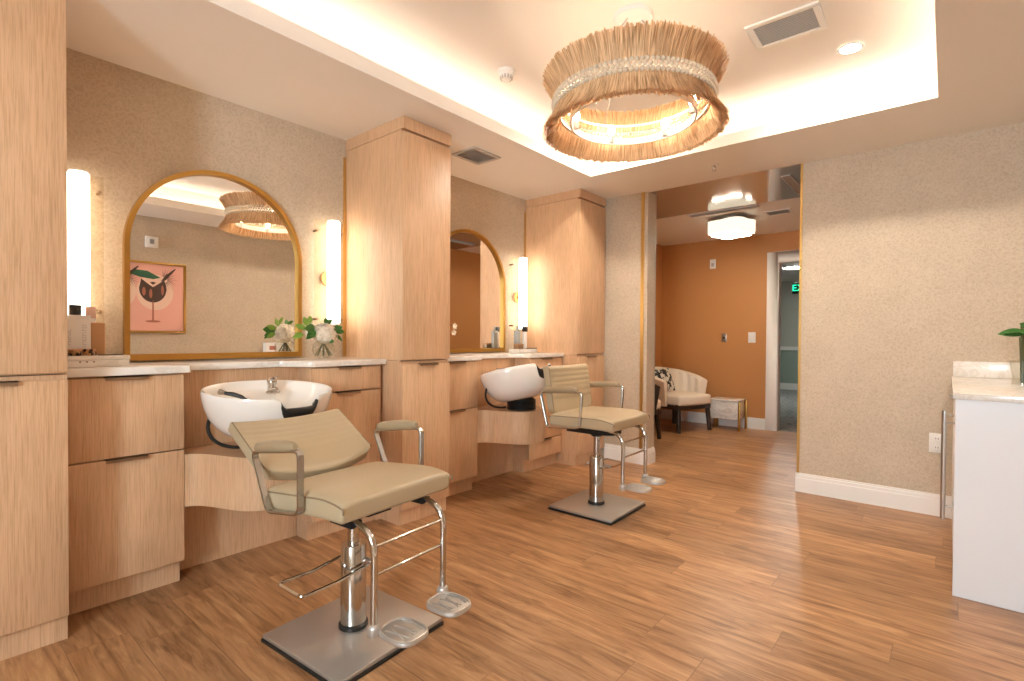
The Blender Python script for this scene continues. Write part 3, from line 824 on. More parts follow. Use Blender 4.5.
# ------------------------------------------------------------------ ceiling fittings
def grille(name, x0, x1, y0, y1, z, n, along, label, group=None, fmat='white', smat='whiteplastic'):
    r = thing(name, label, 'vent', ((x0 + x1) / 2, (y0 + y1) / 2, z - .012), group=group)
    f = .028 if x1 - x0 > .2 and y1 - y0 > .2 else .012; b = MB(); zb = z - .010
    b.box(x0, x1, y0, y0 + f, zb, z - .0005).box(x0, x1, y1 - f, y1, zb, z - .0005).box(x0, x0 + f, y0 + f, y1 - f, zb, z - .0005).box(x1 - f, x1, y0 + f, y1 - f, zb, z - .0005)
    obj('frame', b, M[fmat], r, bevel=.002)
    obj('backing', MB().box(x0 + f, x1 - f, y0 + f, y1 - f, z - .002, z - .0006), M['ventgrey'], r)
    for k in range(n):
        s = MB()
        if along == 'x':
            y = y0 + f + (y1 - y0 - 2 * f) * (k + .5) / n; d = (y1 - y0 - 2 * f) / n * .34
            s.add([(x0 + f, y - d, zb + .001), (x1 - f, y - d, zb + .001), (x1 - f, y + d, zb + .006), (x0 + f, y + d, zb + .006), (x0 + f, y - d, zb + .0025), (x1 - f, y - d, zb + .0025), (x1 - f, y + d, zb + .0075), (x0 + f, y + d, zb + .0075)],
                  [(0, 1, 2, 3), (7, 6, 5, 4), (0, 4, 5, 1), (1, 5, 6, 2), (2, 6, 7, 3), (3, 7, 4, 0)])
        else:
            x = x0 + f + (x1 - x0 - 2 * f) * (k + .5) / n; d = (x1 - x0 - 2 * f) / n * .34
            s.add([(x - d, y0 + f, zb + .001), (x - d, y1 - f, zb + .001), (x + d, y1 - f, zb + .006), (x + d, y0 + f, zb + .006), (x - d, y0 + f, zb + .0025), (x - d, y1 - f, zb + .0025), (x + d, y1 - f, zb + .0075), (x + d, y0 + f, zb + .0075)],
                  [(0, 1, 2, 3), (7, 6, 5, 4), (0, 4, 5, 1), (1, 5, 6, 2), (2, 6, 7, 3), (3, 7, 4, 0)])
        obj('slat', s, M[smat], r)
    return r
grille('ceiling_vent', -.765, -.455, 2.62, 2.87, ZT, 14, 'x', 'white louvred ceiling vent in the tray, right of the chandelier')
grille('ceiling_vent', -2.63, -2.41, 2.45, 2.72, ZC, 12, 'x', 'grey louvred ceiling vent in the soffit right of the middle tower', smat='ventgrey', fmat='ventgrey')
grille('linear_vent', -2.055, -1.385, 5.185, 5.30, ZC, 4, 'x', 'long narrow grille in the hallway ceiling in front of the drum light')
grille('linear_vent', -1.005, -.935, 4.40, 5.05, ZC, 2, 'y', 'slim slot grille in the glossy brown hallway ceiling', fmat='ventgrey', smat='ventgrey')
grille('linear_vent', -1.42, -1.17, 5.52, 5.72, ZC, 6, 'x', 'small square grille in the white hallway ceiling, right of the drum light', fmat='white', smat='ventgrey')
dl = None
for x, y, lb in ((-.400, 3.155, 'small round lit recessed downlight right of the ceiling vent'), (-1.80, 3.222, 'small round lit recessed downlight hidden behind the chandelier')):
    if dl is None:
        dl = thing('recessed_downlight', lb, 'downlight', (x, y, ZT - .006), group='recessed downlights')
        n = 32; vs = [(R * math.cos(2 * PI * j / n), R * math.sin(2 * PI * j / n), z) for R, z in ((.060, .005), (.058, 0), (.044, .0005), (.042, .005)) for j in range(n)]
        obj('trim_ring', MB().add(vs, [(i * n + j, i * n + (j + 1) % n, ((i + 1) % 4) * n + (j + 1) % n, ((i + 1) % 4) * n + j) for i in range(4) for j in range(n)]), M['white'], dl, local=True, smooth=50)
        obj('lens', MB().lathe([(.043, .002), (.043, .005)], (0, 0), 32), M['disc'], dl, local=True)
    else: dup(dl, (x, y, ZT - .006), lb)
sd = thing('smoke_detector', 'white round smoke detector on the tray ceiling left of the chandelier', 'smoke detector', (-1.915, 2.20, ZT - .05))
obj('base', MB().lathe([(.048, ZT - .016), (.050, ZT - .001)], (-1.915, 2.20), 28), M['whiteplastic'], sd, smooth=40)
obj('head', MB().lathe([(.001, ZT - .052), (.022, ZT - .052), (.030, ZT - .046), (.040, ZT - .022), (.044, ZT - .016)], (-1.915, 2.20), 28), M['whiteplastic'], sd, smooth=40)
g = MB()
for k in range(12):
    t = 2 * PI * k / 12; g.box(-.0035, .0035, .026, .036, -.049, -.030); 
    seg = g.v[-8:]; c_, s_ = math.cos(t), math.sin(t); g.v[-8:] = [(-1.915 + x * c_ - y * s_, 2.20 + x * s_ + y * c_, ZT + z) for x, y, z in seg]
obj('sensor_slots', g, M['steel'], sd)
def sprinkler(x, y, label):
    r = thing('ceiling_sprinkler', label, 'sprinkler', (x, y, ZC - .04), group='ceiling fire sprinklers')
    obj('escutcheon', MB().lathe([(.030, ZC - .005), (.034, ZC - .0008)], (x, y), 24), M['white'], r, smooth=40)
    b = MB().lathe([(.008, ZC - .020), (.010, ZC - .005)], (x, y), 12)
    b.tube([(x - .009, y, ZC - .018), (x - .011, y, ZC - .03), (x, y, ZC - .038)], .0022, 6).tube([(x + .009, y, ZC - .018), (x + .011, y, ZC - .03), (x, y, ZC - .038)], .0022, 6)
    b.lathe([(.015, ZC - .041), (.015, ZC - .038)], (x, y), 16)
    obj('deflector', b, M['nickel'], r, smooth=40)
sprinkler(-1.314, 3.821, 'small ceiling fire sprinkler in the soffit in front of the hallway')
# hallway quatrefoil drum light
hx, hy = -1.74, 5.60
hl = thing('drum_ceiling_light', 'lit scalloped drum light on the hallway ceiling', 'ceiling light', (hx, hy, 2.18))
def quat(R, n=80): return [(hx + (R + .028 * math.cos(4 * t)) * math.cos(t + .5), hy + (R + .028 * math.cos(4 * t)) * math.sin(t + .5)) for t in (2 * PI * i / n for i in range(n))]
obj('shade', MB().prism(quat(.205), 2.205, 2.325), M['drum'], hl, smooth=40)
obj('metal_rim', MB().prism(quat(.208), 2.325, 2.331), M['nickel'], hl, smooth=40)
obj('lower_rim', MB().prism(quat(.2065), 2.200, 2.205), M['white'], hl, smooth=40)
obj('diffuser', MB().prism(quat(.165), 2.178, 2.200), M['drumbase'], hl, smooth=40)
obj('ceiling_plate', MB().lathe([(.10, 2.331), (.10, ZC - .001)], (hx, hy), 24), M['white'], hl)

# ------------------------------------------------------------------ hallway wall plates, corridor fittings
def plate(name, x, y, z, w, h, label, cat, extra=None, pm='whiteplastic'):
    r = thing(name, label, cat, (x, y, z - h / 2))
    obj('cover_plate', MB().box(x - w / 2, x + w / 2, y - .007, y - .0005, z - h / 2, z + h / 2), M[pm], r, bevel=.002)
    if extra: extra(r)
    return r
def sw(x, y, z, m='white', w=.016, h=.033): return lambda r: obj('rocker', MB().box(x - w, x + w, y - .011, y - .0075, z - h, z + h), M[m], r, bevel=.002)
plate('wall_mounted_sensor', -2.315, YO, 2.06, .075, .12, 'white wall sensor high on the terracotta wall', 'sensor', sw(-2.315, YO, 2.05, 'steel', .018, .022))
plate('wall_keypad', -2.166, YO, 1.115, .065, .105, 'small steel plate on the terracotta wall left of the light switch', 'wall plate', sw(-2.166, YO, 1.115, 'blackmetal', .012, .012), 'nickel')
plate('light_switch', -1.832, YO, 1.118, .085, .13, 'white light switch beside the hallway door', 'light switch', sw(-1.832, YO, 1.118))
def outl(r):
    for dz in (-.028, .028):
        s = obj('socket', MB().box(-.041 - .014, -.041 + .014, YB - .010, YB - .0075, .455 + dz - .016, .455 + dz + .016), M['white'], r, bevel=.002)
        for dx in (-.006, .006):
            obj('slot', MB().box(-.041 + dx - .0012, -.041 + dx + .0012, YB - .0108, YB - .0101, .455 + dz - .004, .455 + dz + .007), M['blackmetal'], s)
plate('power_outlet', -.041, YB, .455, .078, .122, 'white power outlet low on the wallpapered back wall', 'outlet', outl)
plate('power_outlet', -2.30, 12.49, .36, .09, .13, 'white power outlet low on the green corridor wall', 'outlet', sw(-2.30, 12.49, .36))
plate('room_sign', -2.12, 12.50, 1.30, .22, .20, 'small black sign on the far corridor wall', 'sign', None, 'black')
ex = thing('exit_sign', 'green lit exit sign hanging in the corridor beyond the door', 'exit sign', (-1.84, 9.6, 1.86))
obj('housing', MB().box(-1.99, -1.69, 9.60, 9.63, 1.86, 2.04), M['black'], ex, bevel=.003)
tc_ = bpy.data.curves.new('exit_letters', 'FONT'); tc_.body = 'EXIT'; tc_.size = .15; tc_.extrude = .002; tc_.align_x = 'CENTER'; tc_.align_y = 'CENTER'
to = bpy.data.objects.new('exit_letters_tmp', tc_); COL.objects.link(to)
dg = bpy.context.evaluated_depsgraph_get(); me = bpy.data.meshes.new_from_object(to.evaluated_get(dg)); bpy.data.objects.remove(to)
for v_ in me.vertices: x, y, z = v_.co; v_.co = (x, -.004 - z, y + .09)
me.materials.clear(); me.materials.append(M['exitgreen'])
eo = bpy.data.objects.new('exit_letters', me); link(eo, ex)
obj('hanger', MB().box(-1.86, -1.82, 9.605, 9.625, 2.04, ZC - .001), M['white'], ex)
cl = thing('corridor_downlight', 'round white light on the corridor ceiling beyond the door', 'ceiling light', (-2.11, 10.2, ZC - .01))
obj('lens', MB().lathe([(.11, ZC - .012), (.11, ZC - .004)], (-2.11, 10.2), 24), M['corrlight'], cl)
obj('trim_ring', MB().lathe([(.13, ZC - .004), (.13, ZC - .0008)], (-2.11, 10.2), 24), M['white'], cl)

# ------------------------------------------------------------------ hallway furniture
def armchair(x, y, rz, outer, label):
    r = thing('barrel_armchair', label, 'armchair', (x, y, 0), rz, 'barrel armchairs in the hallway'); r.scale = (1.2, 1.2, 1.0)
    # shell: U in plan opening to +X
    N = 44; ins = []; out = []
    def pt(t, R, Rx):                       # t -1..1 around the back
        a = PI - t * PI * .62; return (Rx * math.cos(a) , R * math.sin(a))
    def ztop(t): return .735 - .13 * abs(t) ** 1.8
    vs = []; fs = []; K = 4
    for i in range(N + 1):
        t = -1 + 2 * i / N; flute = .010 * abs(math.sin(PI * 11 * (t + 1) / 2 * 1.0))
        xo, yo = pt(t, .335, .345); xi, yi = pt(t, .258 - flute, .268 - flute); xm, ym = pt(t, .300, .308)
        fl = 1 - .12
        vs += [(xo * fl, yo * fl, .30), (xo, yo, ztop(t) - .02), (xm, ym, ztop(t)), (xi, yi, ztop(t) - .025), (xi * .95, yi * .95, .30)]
    for i in range(N):
        for j in range(5):
            a = i * 5 + j; b = i * 5 + (j + 1) % 5; fs.append((a, b, b + 5, a + 5))
    fs += [tuple(range(5)), tuple(N * 5 + j for j in range(4, -1, -1))]
    obj('shell', MB().add(vs, fs), M[outer], r, local=True, smooth=60)
    pts = [(.25, -.23), (.27, -.12), (.275, 0), (.27, .12), (.25, .23), (.0, .235), (-.18, .17), (-.235, 0), (-.18, -.17), (.0, -.235)]
    obj('seat_cushion', MB().prism(pts, .315, .435), M['cream'], r, bevel=.03, seg=4, local=True)
    obj('seat_frame', MB().prism([(p[0] * .95, p[1] * .98) for p in pts], .27, .313), M['darkwood'], r, local=True)
    for lx, ly in ((.22, -.21), (.22, .21), (-.20, -.19), (-.20, .19)):
        obj('leg', MB().tube([(lx * .92, ly * .95, .30 if lx < 0 else .40), (lx * 1.06, ly * 1.04, 0)], [.027, .019], 10), M['darkwood'], r, local=True, smooth=40)
    return r
armchair(-2.53, 6.13, math.radians(-20), 'cream', 'cream channel-backed barrel armchair with a patterned cushion in the hallway')
M['charcoal'] = mat('charcoal_fabric', (0.03, 0.028, 0.026), 0.8)
armchair(-2.72, 5.14, math.radians(75), 'charcoal', 'dark-shelled barrel armchair mostly hidden behind the partition')
m = M['cushion'] = mat('black_white_pattern', (0.05, 0.05, 0.05), 0.8)
n = noise(m, vec(m), 16, 2); setcol(m, ramp(m, n, [(0.50, (0.02, 0.02, 0.02)), (0.53, (0.65, 0.6, 0.52))]))
cu = MB(); vs = []; fs = []; n = 12
for sgn in (1, -1):
    for i in range(n + 1):
        for j in range(n + 1):
            a, b_ = -1 + 2 * i / n, -1 + 2 * j / n; k = (1 - a ** 2) * (1 - b_ ** 2)
            vs.append((sgn * .055 * k ** .45, .16 * a * (1 - .06 * (1 - b_ ** 2)), .16 + .15 * b_ * (1 - .06 * (1 - a ** 2))))
S = (n + 1) ** 2
for q in (0, 1):
    for i in range(n):
        for j in range(n): a = q * S + i * (n + 1) + j; fs.append((a, a + 1, a + n + 2, a + n + 1))
cu.add(vs, fs); o = obj('throw_cushion', cu, M['cushion'], local=True, smooth=60)
o.location = (-2.63, 6.10, .437); o.rotation_euler = (0, math.radians(-22), math.radians(-14))
tag(o, 'black and white patterned cushion resting in the cream armchair', 'cushion')
tb = thing('side_table', 'low marble side table with brass legs beside the cream armchair', 'side table', (-2.04, 6.52, 0))
obj('marble_block', MB().box(-2.22, -1.885, 6.38, 6.66, .135, .350), M['marble'], tb, bevel=.004)
obj('table_top', MB().box(-2.225, -1.875, 6.375, 6.665, .352, .368), M['quartz'], tb, bevel=.003)
for x in (-2.212, -1.87):
    for y in ((6.56, 6.655) if x < -2 else (6.385, 6.655)):
        obj('leg', MB().box(x - .012, x + .012, y - .012, y + .012, 0, .350), M['gold'], tb, bevel=.002)

# ------------------------------------------------------------------ refreshment cabinet on the right
rc = thing('white_cabinet', 'white cabinet along the right wall with a long bar handle', 'cabinet', (.31, 3.55, 0))
obj('end_panel', MB().box(.031, XR - .002, 2.915, 2.930, 0, .848), M['whitelam'], rc)
obj('body', MB().box(.052, XR - .002, 2.931, YB - .018, .0, .848), M['whitelam'], rc)
d = obj('door', MB().box(.033, .050, 2.932, 3.51, .075, .846), M['whitelam'], rc, bevel=.001)
hd = MB().tube([(-.006, 3.10, .275), (-.006, 3.10, .775)], .0095, 14)
hd.tube([(.033, 3.10, .335), (-.006, 3.10, .335)], .005, 8).tube([(.033, 3.10, .72), (-.006, 3.10, .72)], .005, 8)
obj('bar_handle', hd, M['nickel'], d, smooth=40)
d2 = obj('door', MB().box(.033, .050, 3.515, 4.14, .075, .846), M['whitelam'], rc, bevel=.001)
for z in (.80, .70):
    obj('knob', MB().tube([(.033, 3.60, z), (.010, 3.60, z)], [.005, .010], 10), M['nickel'], d2, smooth=40)
tag(obj('countertop', MB().box(.022, XR - .001, 2.885, YB - .001, .850, .876), M['quartz'], bevel=.003), 'white marble countertop on the white cabinet by the right wall', 'countertop')
tag(obj('backsplash', MB().box(.030, XR - .001, YB - .016, YB - .001, .877, .972), M['quartz'], bevel=.002), 'low marble backsplash standing on the right countertop against the back wall', 'backsplash')
def leaf(mb, base, direc, length, width, droop=.3, up=Vector((0, 0, 1)), k=0):
    b = Vector(base); d = Vector(direc).normalized(); s = d.cross(up)
    if s.length < .05: s = d.orthogonal()
    s.normalize(); nn = s.cross(d); n = 7; vs = []; fs = []
    for i in range(n + 1):
        t = i / n; w = width * math.sin(PI * min(1, t * .97 + .03)) ** .8 * (1 - .35 * t) + .0006
        c = b + d * length * t - Vector((0, 0, 1)) * droop * length * t * t
        vs += [c - s * w + nn * w * .25, c, c + s * w + nn * w * .25, c + nn * -.0006]
    for i in range(n):
        a = i * 4; fs += [(a, a + 1, a + 5, a + 4), (a + 1, a + 2, a + 6, a + 5), (a, a + 4, a + 7, a + 3), (a + 3, a + 7, a + 6, a + 2)]
    mb.add(vs, fs, k)
# vase at the right edge
vr = thing('flower_vase', 'clear glass vase with broad green leaves at the right edge of the picture', 'vase', (.283, 3.55, .877))
pv = [(.030, .002), (.040, .006), (.036, .05), (.050, .125), (.047, .125), (.033, .05), (.034, .010), (.001, .008)]
obj('glass_vase', MB().lathe(pv, (0, 0), 28), M['glass'], vr, local=True, smooth=50)
sb = MB(); lb_ = MB(); fl = MB()
for k, (dx, dy, L_) in enumerate(((-.05, 0, .24), (.02, .03, .28), (.03, -.03, .25), (-.01, .04, .30))):
    sb.tube(bez((0.004 * k, 0, .012), (dx * .1, dy * .1, .10), (dx * .1, dy * .5, .18), (dx * .2, dy, L_), 6), .0045, 6)
leaf(lb_, (.012, -.01, .262), (-1, -.10, -.02), .105, .030, .05, up=Vector((.1, -.8, .6)))
leaf(lb_, (.04, -.01, .270), (-.5, -.3, .4), .08, .028, .1, up=Vector((.1, -.9, .4)))
leaf(lb_, (.01, 0, .245), (-.7, -.6, .25), .09, .022, .2)
for q in range(6): leaf(lb_, (.01, 0, .25), (math.cos(q * 1.05 + .4), math.sin(q * 1.05 + .4), .35), .10, .022, .3)
obj('stems', sb, M['stem'], vr, local=True, smooth=60); obj('leaves', lb_, M['leaf'], vr, local=True, smooth=60)['kind'] = 'stuff'
for q in range(3):
    p = MB()
    for w_ in range(7):
        t = 2 * PI * w_ / 7; leaf(p, (.03 + .04 * q, .02, .30 + .03 * q), (math.cos(t), math.sin(t), .5), .045, .015, .4)
    obj('blossom', p, M['petal'], vr, local=True, smooth=60)

# ------------------------------------------------------------------ bouquet at the nearest station
bv = thing('flower_bouquet', 'round glass vase of cream hydrangea and green leaves right of the nearest mirror', 'flowers', (-2.74, 1.562, .969))
pv = [(.001, .002), (.030, .002), (.052, .018), (.064, .048), (.058, .080), (.040, .102), (.044, .112), (.041, .112), (.036, .102), (.055, .079), (.061, .048), (.050, .021), (.028, .005), (.001, .005)]
obj('glass_vase', MB().lathe(pv, (0, 0), 32), M['glass'], bv, local=True, smooth=50)
sb = MB()
for q in range(8):
    t = 2 * PI * q / 8 + .2; sb.tube([(.045 * math.cos(t), .045 * math.sin(t), .020), (-.012 * math.cos(t), -.012 * math.sin(t), .115)], .003, 6)
obj('stems', sb, M['stem'], bv, local=True)['kind'] = 'stuff'
for bi, (cx_, cy_, cz_, R) in enumerate(((.005, .005, .140, .066), (-.045, -.035, .150, .045))):
    p = MB(); rnd = random.Random(5 + bi)
    for q in range(150):
        z = rnd.uniform(-.45, 1); t = rnd.uniform(0, 2 * PI); s_ = math.sqrt(1 - z * z); d_ = Vector((s_ * math.cos(t), s_ * math.sin(t), z))
        c_ = Vector((cx_, cy_, cz_)) + d_ * R * rnd.uniform(.8, 1); a_ = d_.orthogonal().normalized(); b2 = d_.cross(a_)
        for w_ in range(4):
            tt = PI / 2 * w_ + q; e1 = a_ * math.cos(tt) + b2 * math.sin(tt); e2 = a_ * math.cos(tt + PI / 2) + b2 * math.sin(tt + PI / 2)
            p.add([c_, c_ + e1 * .013 + e2 * .005 + d_ * .003, c_ + e1 * .015 + e2 * -.003 + d_ * .005, c_ + e1 * .006 - e2 * .006 + d_ * .002], [(0, 1, 2, 3)])
    p.sphere((cx_, cy_, cz_), R * .8, 12, 8)
    obj('hydrangea', p, M['petal'], bv, local=True)
lb_ = MB(); l2 = MB()
for b_, d_, L_, w_ in (((0, -.05, .165), (.3, -1, .25), .085, .030), ((0, -.05, .15), (.5, -1, -.1), .075, .026), ((.02, -.06, .16), (.1, -.8, -.5), .07, .022),
                     ((.0, .02, .20), (.1, -.3, 1), .045, .015), ((.0, .02, .20), (0, .6, .6), .05, .014), ((.01, .06, .17), (.2, 1, .55), .055, .018), ((.01, .06, .16), (.3, 1, .1), .06, .020),
                     ((.01, .07, .14), (.2, .6, -.5), .05, .010), ((.05, .01, .10), (1, .2, .1), .035, .014)):
    leaf(lb_, b_, d_, L_, w_ * 1.15, .15, up=Vector((.85, -.30, .35)))
for b_, d_, L_, w_ in (((-.05, -.08, .17), (-.2, -1, .5), .07, .018), ((-.06, -.07, .19), (0, -.3, 1), .06, .016), ((-.06, -.09, .14), (-.2, -1, -.2), .06, .020), ((-.05, -.06, .2), (-.3, .3, 1), .06, .015)):
    leaf(l2, b_, d_, L_, w_ * 1.1, .1, up=Vector((.85, -.30, .35)))
obj('leaves', lb_, M['leaf'], bv, local=True, smooth=60)['kind'] = 'stuff'
obj('young_leaves', l2, M['leaf2'], bv, local=True, smooth=60)['kind'] = 'stuff'
# orchid at the far mirror's left edge: stands left of it, behind the tower, blossoms show
orc = thing('potted_orchid', 'white orchid by the far mirror, its blossoms peeking past the middle tower', 'flowers', (-2.80, 2.52, .969))
obj('pot', MB().lathe([(.030, .001), (.040, .07), (.036, .07), (.028, .06), (.001, .058)], (0, 0), 24), M['porcelain'], orc, local=True, smooth=50)
obj('stem', MB().tube(bez((0, 0, .055), (0, -.01, .16), (0, .02, .26), (0, .11, .215), 12), .003, 6), M['stem'], orc, local=True)
lf = MB()
for q in range(4): leaf(lf, (0, 0, .065), (math.cos(q * 1.7 + 2), math.sin(q * 1.7 + 2), .4), .08, .018, .4)
obj('leaves', lf, M['leaf'], orc, local=True, smooth=60)['kind'] = 'stuff'
for (bx, by, bz) in ((.01, .118, .212), (.01, .108, .165)):
    p = MB()
    for w_ in range(5):
        t = 2 * PI * w_ / 5 + .3; leaf(p, (bx, by, bz), (.25, math.cos(t), math.sin(t)), .026, .012, .05, up=Vector((1, -.3, .1)))
    obj('blossom', p, M['petal'], orc, local=True, smooth=60)

# ------------------------------------------------------------------ counter things, nearest station
M['kraft'] = mat('tan_wood', (0.50, 0.27, 0.12), 0.5)
M['paper'] = mat('white_card', (0.78, 0.76, 0.73), 0.5)
M['grey'] = mat('grey_print', (0.32, 0.32, 0.33), 0.6)
bx0 = thing('marble_box', 'low white marble box with three dark studs on the nearest countertop, left end', 'box', (-2.72, .52, .969))
obj('body', MB().box(-2.80, -2.655, .384, .622, .969, .996), M['quartz'], bx0, bevel=.002)
obj('lid', MB().box(-2.802, -2.653, .383, .624, .9965, 1.014), M['quartz'], bx0, bevel=.002)
for k in range(3): obj('stud', MB().tube([(-2.655, .458 + .022 * k, .990), (-2.651, .458 + .022 * k, .990)], .0035, 10), M['bronze'], bx0)
ca = thing('boxed_product', 'white product carton with upright grey lettering standing on the marble box', 'carton', (-2.74, .455, 1.0145))
obj('carton', MB().box(-2.765, -2.715, .387, .504, 1.0145, 1.180), M['paper'], ca, bevel=.001)
pm_ = MB(); rnd = random.Random(11)
for yy, za, zb, w in ((.483, 1.050, 1.140, .012), (.435, 1.060, 1.115, .009)):   # upright print, too blurred in the photo to read
    z = za
    while z < zb:
        h = rnd.choice((.004, .006, .007))
        pm_.box(-2.7148, -2.7144, yy - w / 2, yy + w / 2, z, z + .0012)
        if rnd.random() < .7: pm_.box(-2.7148, -2.7144, yy - w / 2, yy - w / 2 + .0013, z, z + h)
        if rnd.random() < .5: pm_.box(-2.7148, -2.7144, yy + w / 2 - .0013, yy + w / 2, z, z + h)
        z += h + .0035
obj('printed_marks', pm_, M['grey'], ca)
tag(obj('cork_block', MB().prism([(-2.765, .506), (-2.730, .506), (-2.730, .556), (-2.765, .556)], 1.0145, 1.152), M['kraft'], bevel=.006, seg=3), 'tan wooden bottle block right of the white carton', 'block')
bt = thing('dark_cap_bottle', 'small bottle with a dark square cap behind the white carton', 'bottle', (-2.80, .450, .969))
obj('bottle_body', MB().box(-2.835, -2.805, .452, .490, .969, 1.158), M['paper'], bt, bevel=.003)
obj('cap', MB().box(-2.833, -2.807, .452, .490, 1.159, 1.226), M['black'], bt, bevel=.002)
bt = thing('pink_cap_bottle', 'slim bottle with a pale pink cap behind the white carton', 'bottle', (-2.86, .52, .969))
M['blush'] = mat('blush_plastic', (0.72, 0.50, 0.42), 0.4)
obj('bottle_body', MB().box(-2.88, -2.85, .512, .548, .969, 1.172), M['paper'], bt, bevel=.003)
obj('cap', MB().box(-2.878, -2.852, .512, .548, 1.173, 1.222), M['blush'], bt, bevel=.002)
bd = MB(); rnd = random.Random(3)
for k in range(46):
    u = k / 45; bd.sphere((-2.690 + .016 * math.sin(u * 17), .400 + .115 * u, 1.0215 + .007 * (k % 3)), .0068, 8, 6, k=1 if rnd.random() < .4 else 0)
tag(obj('bead_garland', bd, [M['kraft'], M['darkwood']], smooth=80), 'brown and tan wooden bead garland heaped in front of the white carton', 'beads')
cb = MB().box(-2.680, -2.672, .520, .602, 1.0145, 1.0185)
for k in range(26): cb.box(-2.672, -2.658, .521 + k * .0031, .5225 + k * .0031, 1.0148, 1.018)
tag(obj('hair_comb', cb, M['black']), 'black comb lying on the lid of the marble box', 'comb')

# counter things, far station
s = BAY
tr = thing('display_tray', 'small white box tray right of the far mirror', 'tray', (-2.80, 3.50, .969))
obj('tray_base', MB().box(-2.86, -2.755, 3.345, 3.60, .969, 1.002), M['quartz'], tr, bevel=.002)
obj('drawer_front', MB().box(-2.754, -2.751, 3.36, 3.585, .974, .997), M['paper'], tr)
sb_ = thing('soap_box', 'brown wooden box on the small tray beside the far mirror', 'box', (-2.79, 3.385, 1.0025))
obj('box_body', MB().box(-2.815, -2.765, 3.350, 3.425, 1.0025, 1.036), M['bronze'], sb_, bevel=.002)
obj('box_lid', MB().box(-2.817, -2.763, 3.348, 3.427, 1.037, 1.047), M['kraft'], sb_, bevel=.002)
M['bluegrey'] = mat('blue_grey_glass', (0.38, 0.42, 0.42), 0.2)
b1 = thing('pump_bottle', 'blue-grey pump bottle standing behind the brown box', 'bottle', (-2.84, 3.43, 1.0025))
obj('bottle_body', MB().box(-2.855, -2.825, 3.400, 3.455, 1.0025, 1.160), M['bluegrey'], b1, bevel=.005)
obj('pump_head', MB().lathe([(.010, 1.161), (.010, 1.178), (.005, 1.180), (.005, 1.192)], (-2.84, 3.428), 12).box(-2.845, -2.835, 3.415, 3.441, 1.190, 1.199), M['bluegrey'], b1)
b1 = thing('black_cap_bottle', 'clear pale bottle with a black cap on the far tray', 'bottle', (-2.80, 3.50, 1.0025))
obj('bottle_body', MB().box(-2.822, -2.794, 3.478, 3.510, 1.0025, 1.150), M['whiteplastic'], b1, bevel=.003)
obj('cap', MB().box(-2.824, -2.792, 3.474, 3.514, 1.151, 1.195), M['black'], b1, bevel=.002)
sc_ = MB().tube([(-2.775, 3.47, 1.0065), (-2.770, 3.575, 1.0065)], .0035, 6).tube([(-2.785, 3.48, 1.0065), (-2.758, 3.57, 1.0065)], .003, 6)
n = 14
for (cx_, cy_) in ((-2.772, 3.590), (-2.752, 3.582)):
    sc_.tube([(cx_ + .010 * math.cos(2 * PI * q / n), cy_ + .012 * math.sin(2 * PI * q / n), 1.0065) for q in range(n)], .0025, 6, closed=True)
tag(obj('hair_scissors', sc_, M['blackmetal'], smooth=50), 'dark hair scissors lying on the right half of the far tray', 'scissors')

# ------------------------------------------------------------------ right wall things seen in the mirrors
xw = XR
pic = thing('framed_picture', 'gold framed pink picture of wine glasses, seen reflected in the nearest mirror', 'picture', (xw, 1.49, 1.126))
y0, y1, z0, z1 = .94, 2.045, 1.126, 1.885
f = MB(); w = .022
f.box(xw - .026, xw - .001, y0, y1, z0, z0 + w).box(xw - .026, xw - .001, y0, y1, z1 - w, z1).box(xw - .026, xw - .001, y0, y0 + w, z0 + w, z1 - w).box(xw - .026, xw - .001, y1 - w, y1, z0 + w, z1 - w)
obj('frame', f, M['gold'], pic, bevel=.002)
M['pink'] = mat('pink_print', (0.80, 0.42, 0.34), 0.6); M['creamprint'] = mat('cream_print', (0.84, 0.60, 0.48), 0.6)
M['brownprint'] = mat('dark_brown_print', (0.07, 0.035, 0.025), 0.6); M['greenprint'] = mat('green_print', (0.03, 0.12, 0.06), 0.6); M['rust'] = mat('rust_print', (0.42, 0.15, 0.09), 0.6)
xp = xw - .012
obj('print', MB().box(xp, xw - .002, y0 + w, y1 - w, z0 + w, z1 - w), M['pink'], pic)
def flat(name, poly, mt, lay):
    x = xp - .0006 * lay; n = len(poly)
    vs = [(x, *p) for p in poly] + [(x + .0004, *p) for p in poly]
    obj(name, MB().add(vs, [tuple(range(n)), tuple(range(2 * n - 1, n - 1, -1))] + [(i, (i + 1) % n, n + (i + 1) % n, n + i) for i in range(n)]), mt, pic)
def circ(cy, cz, ry, rz, a0=0, a1=2 * PI, n=36): return [(cy + ry * math.cos(a0 + (a1 - a0) * i / n), cz + rz * math.sin(a0 + (a1 - a0) * i / n)) for i in range(n + (0 if a1 - a0 > 6.2 else 1))]
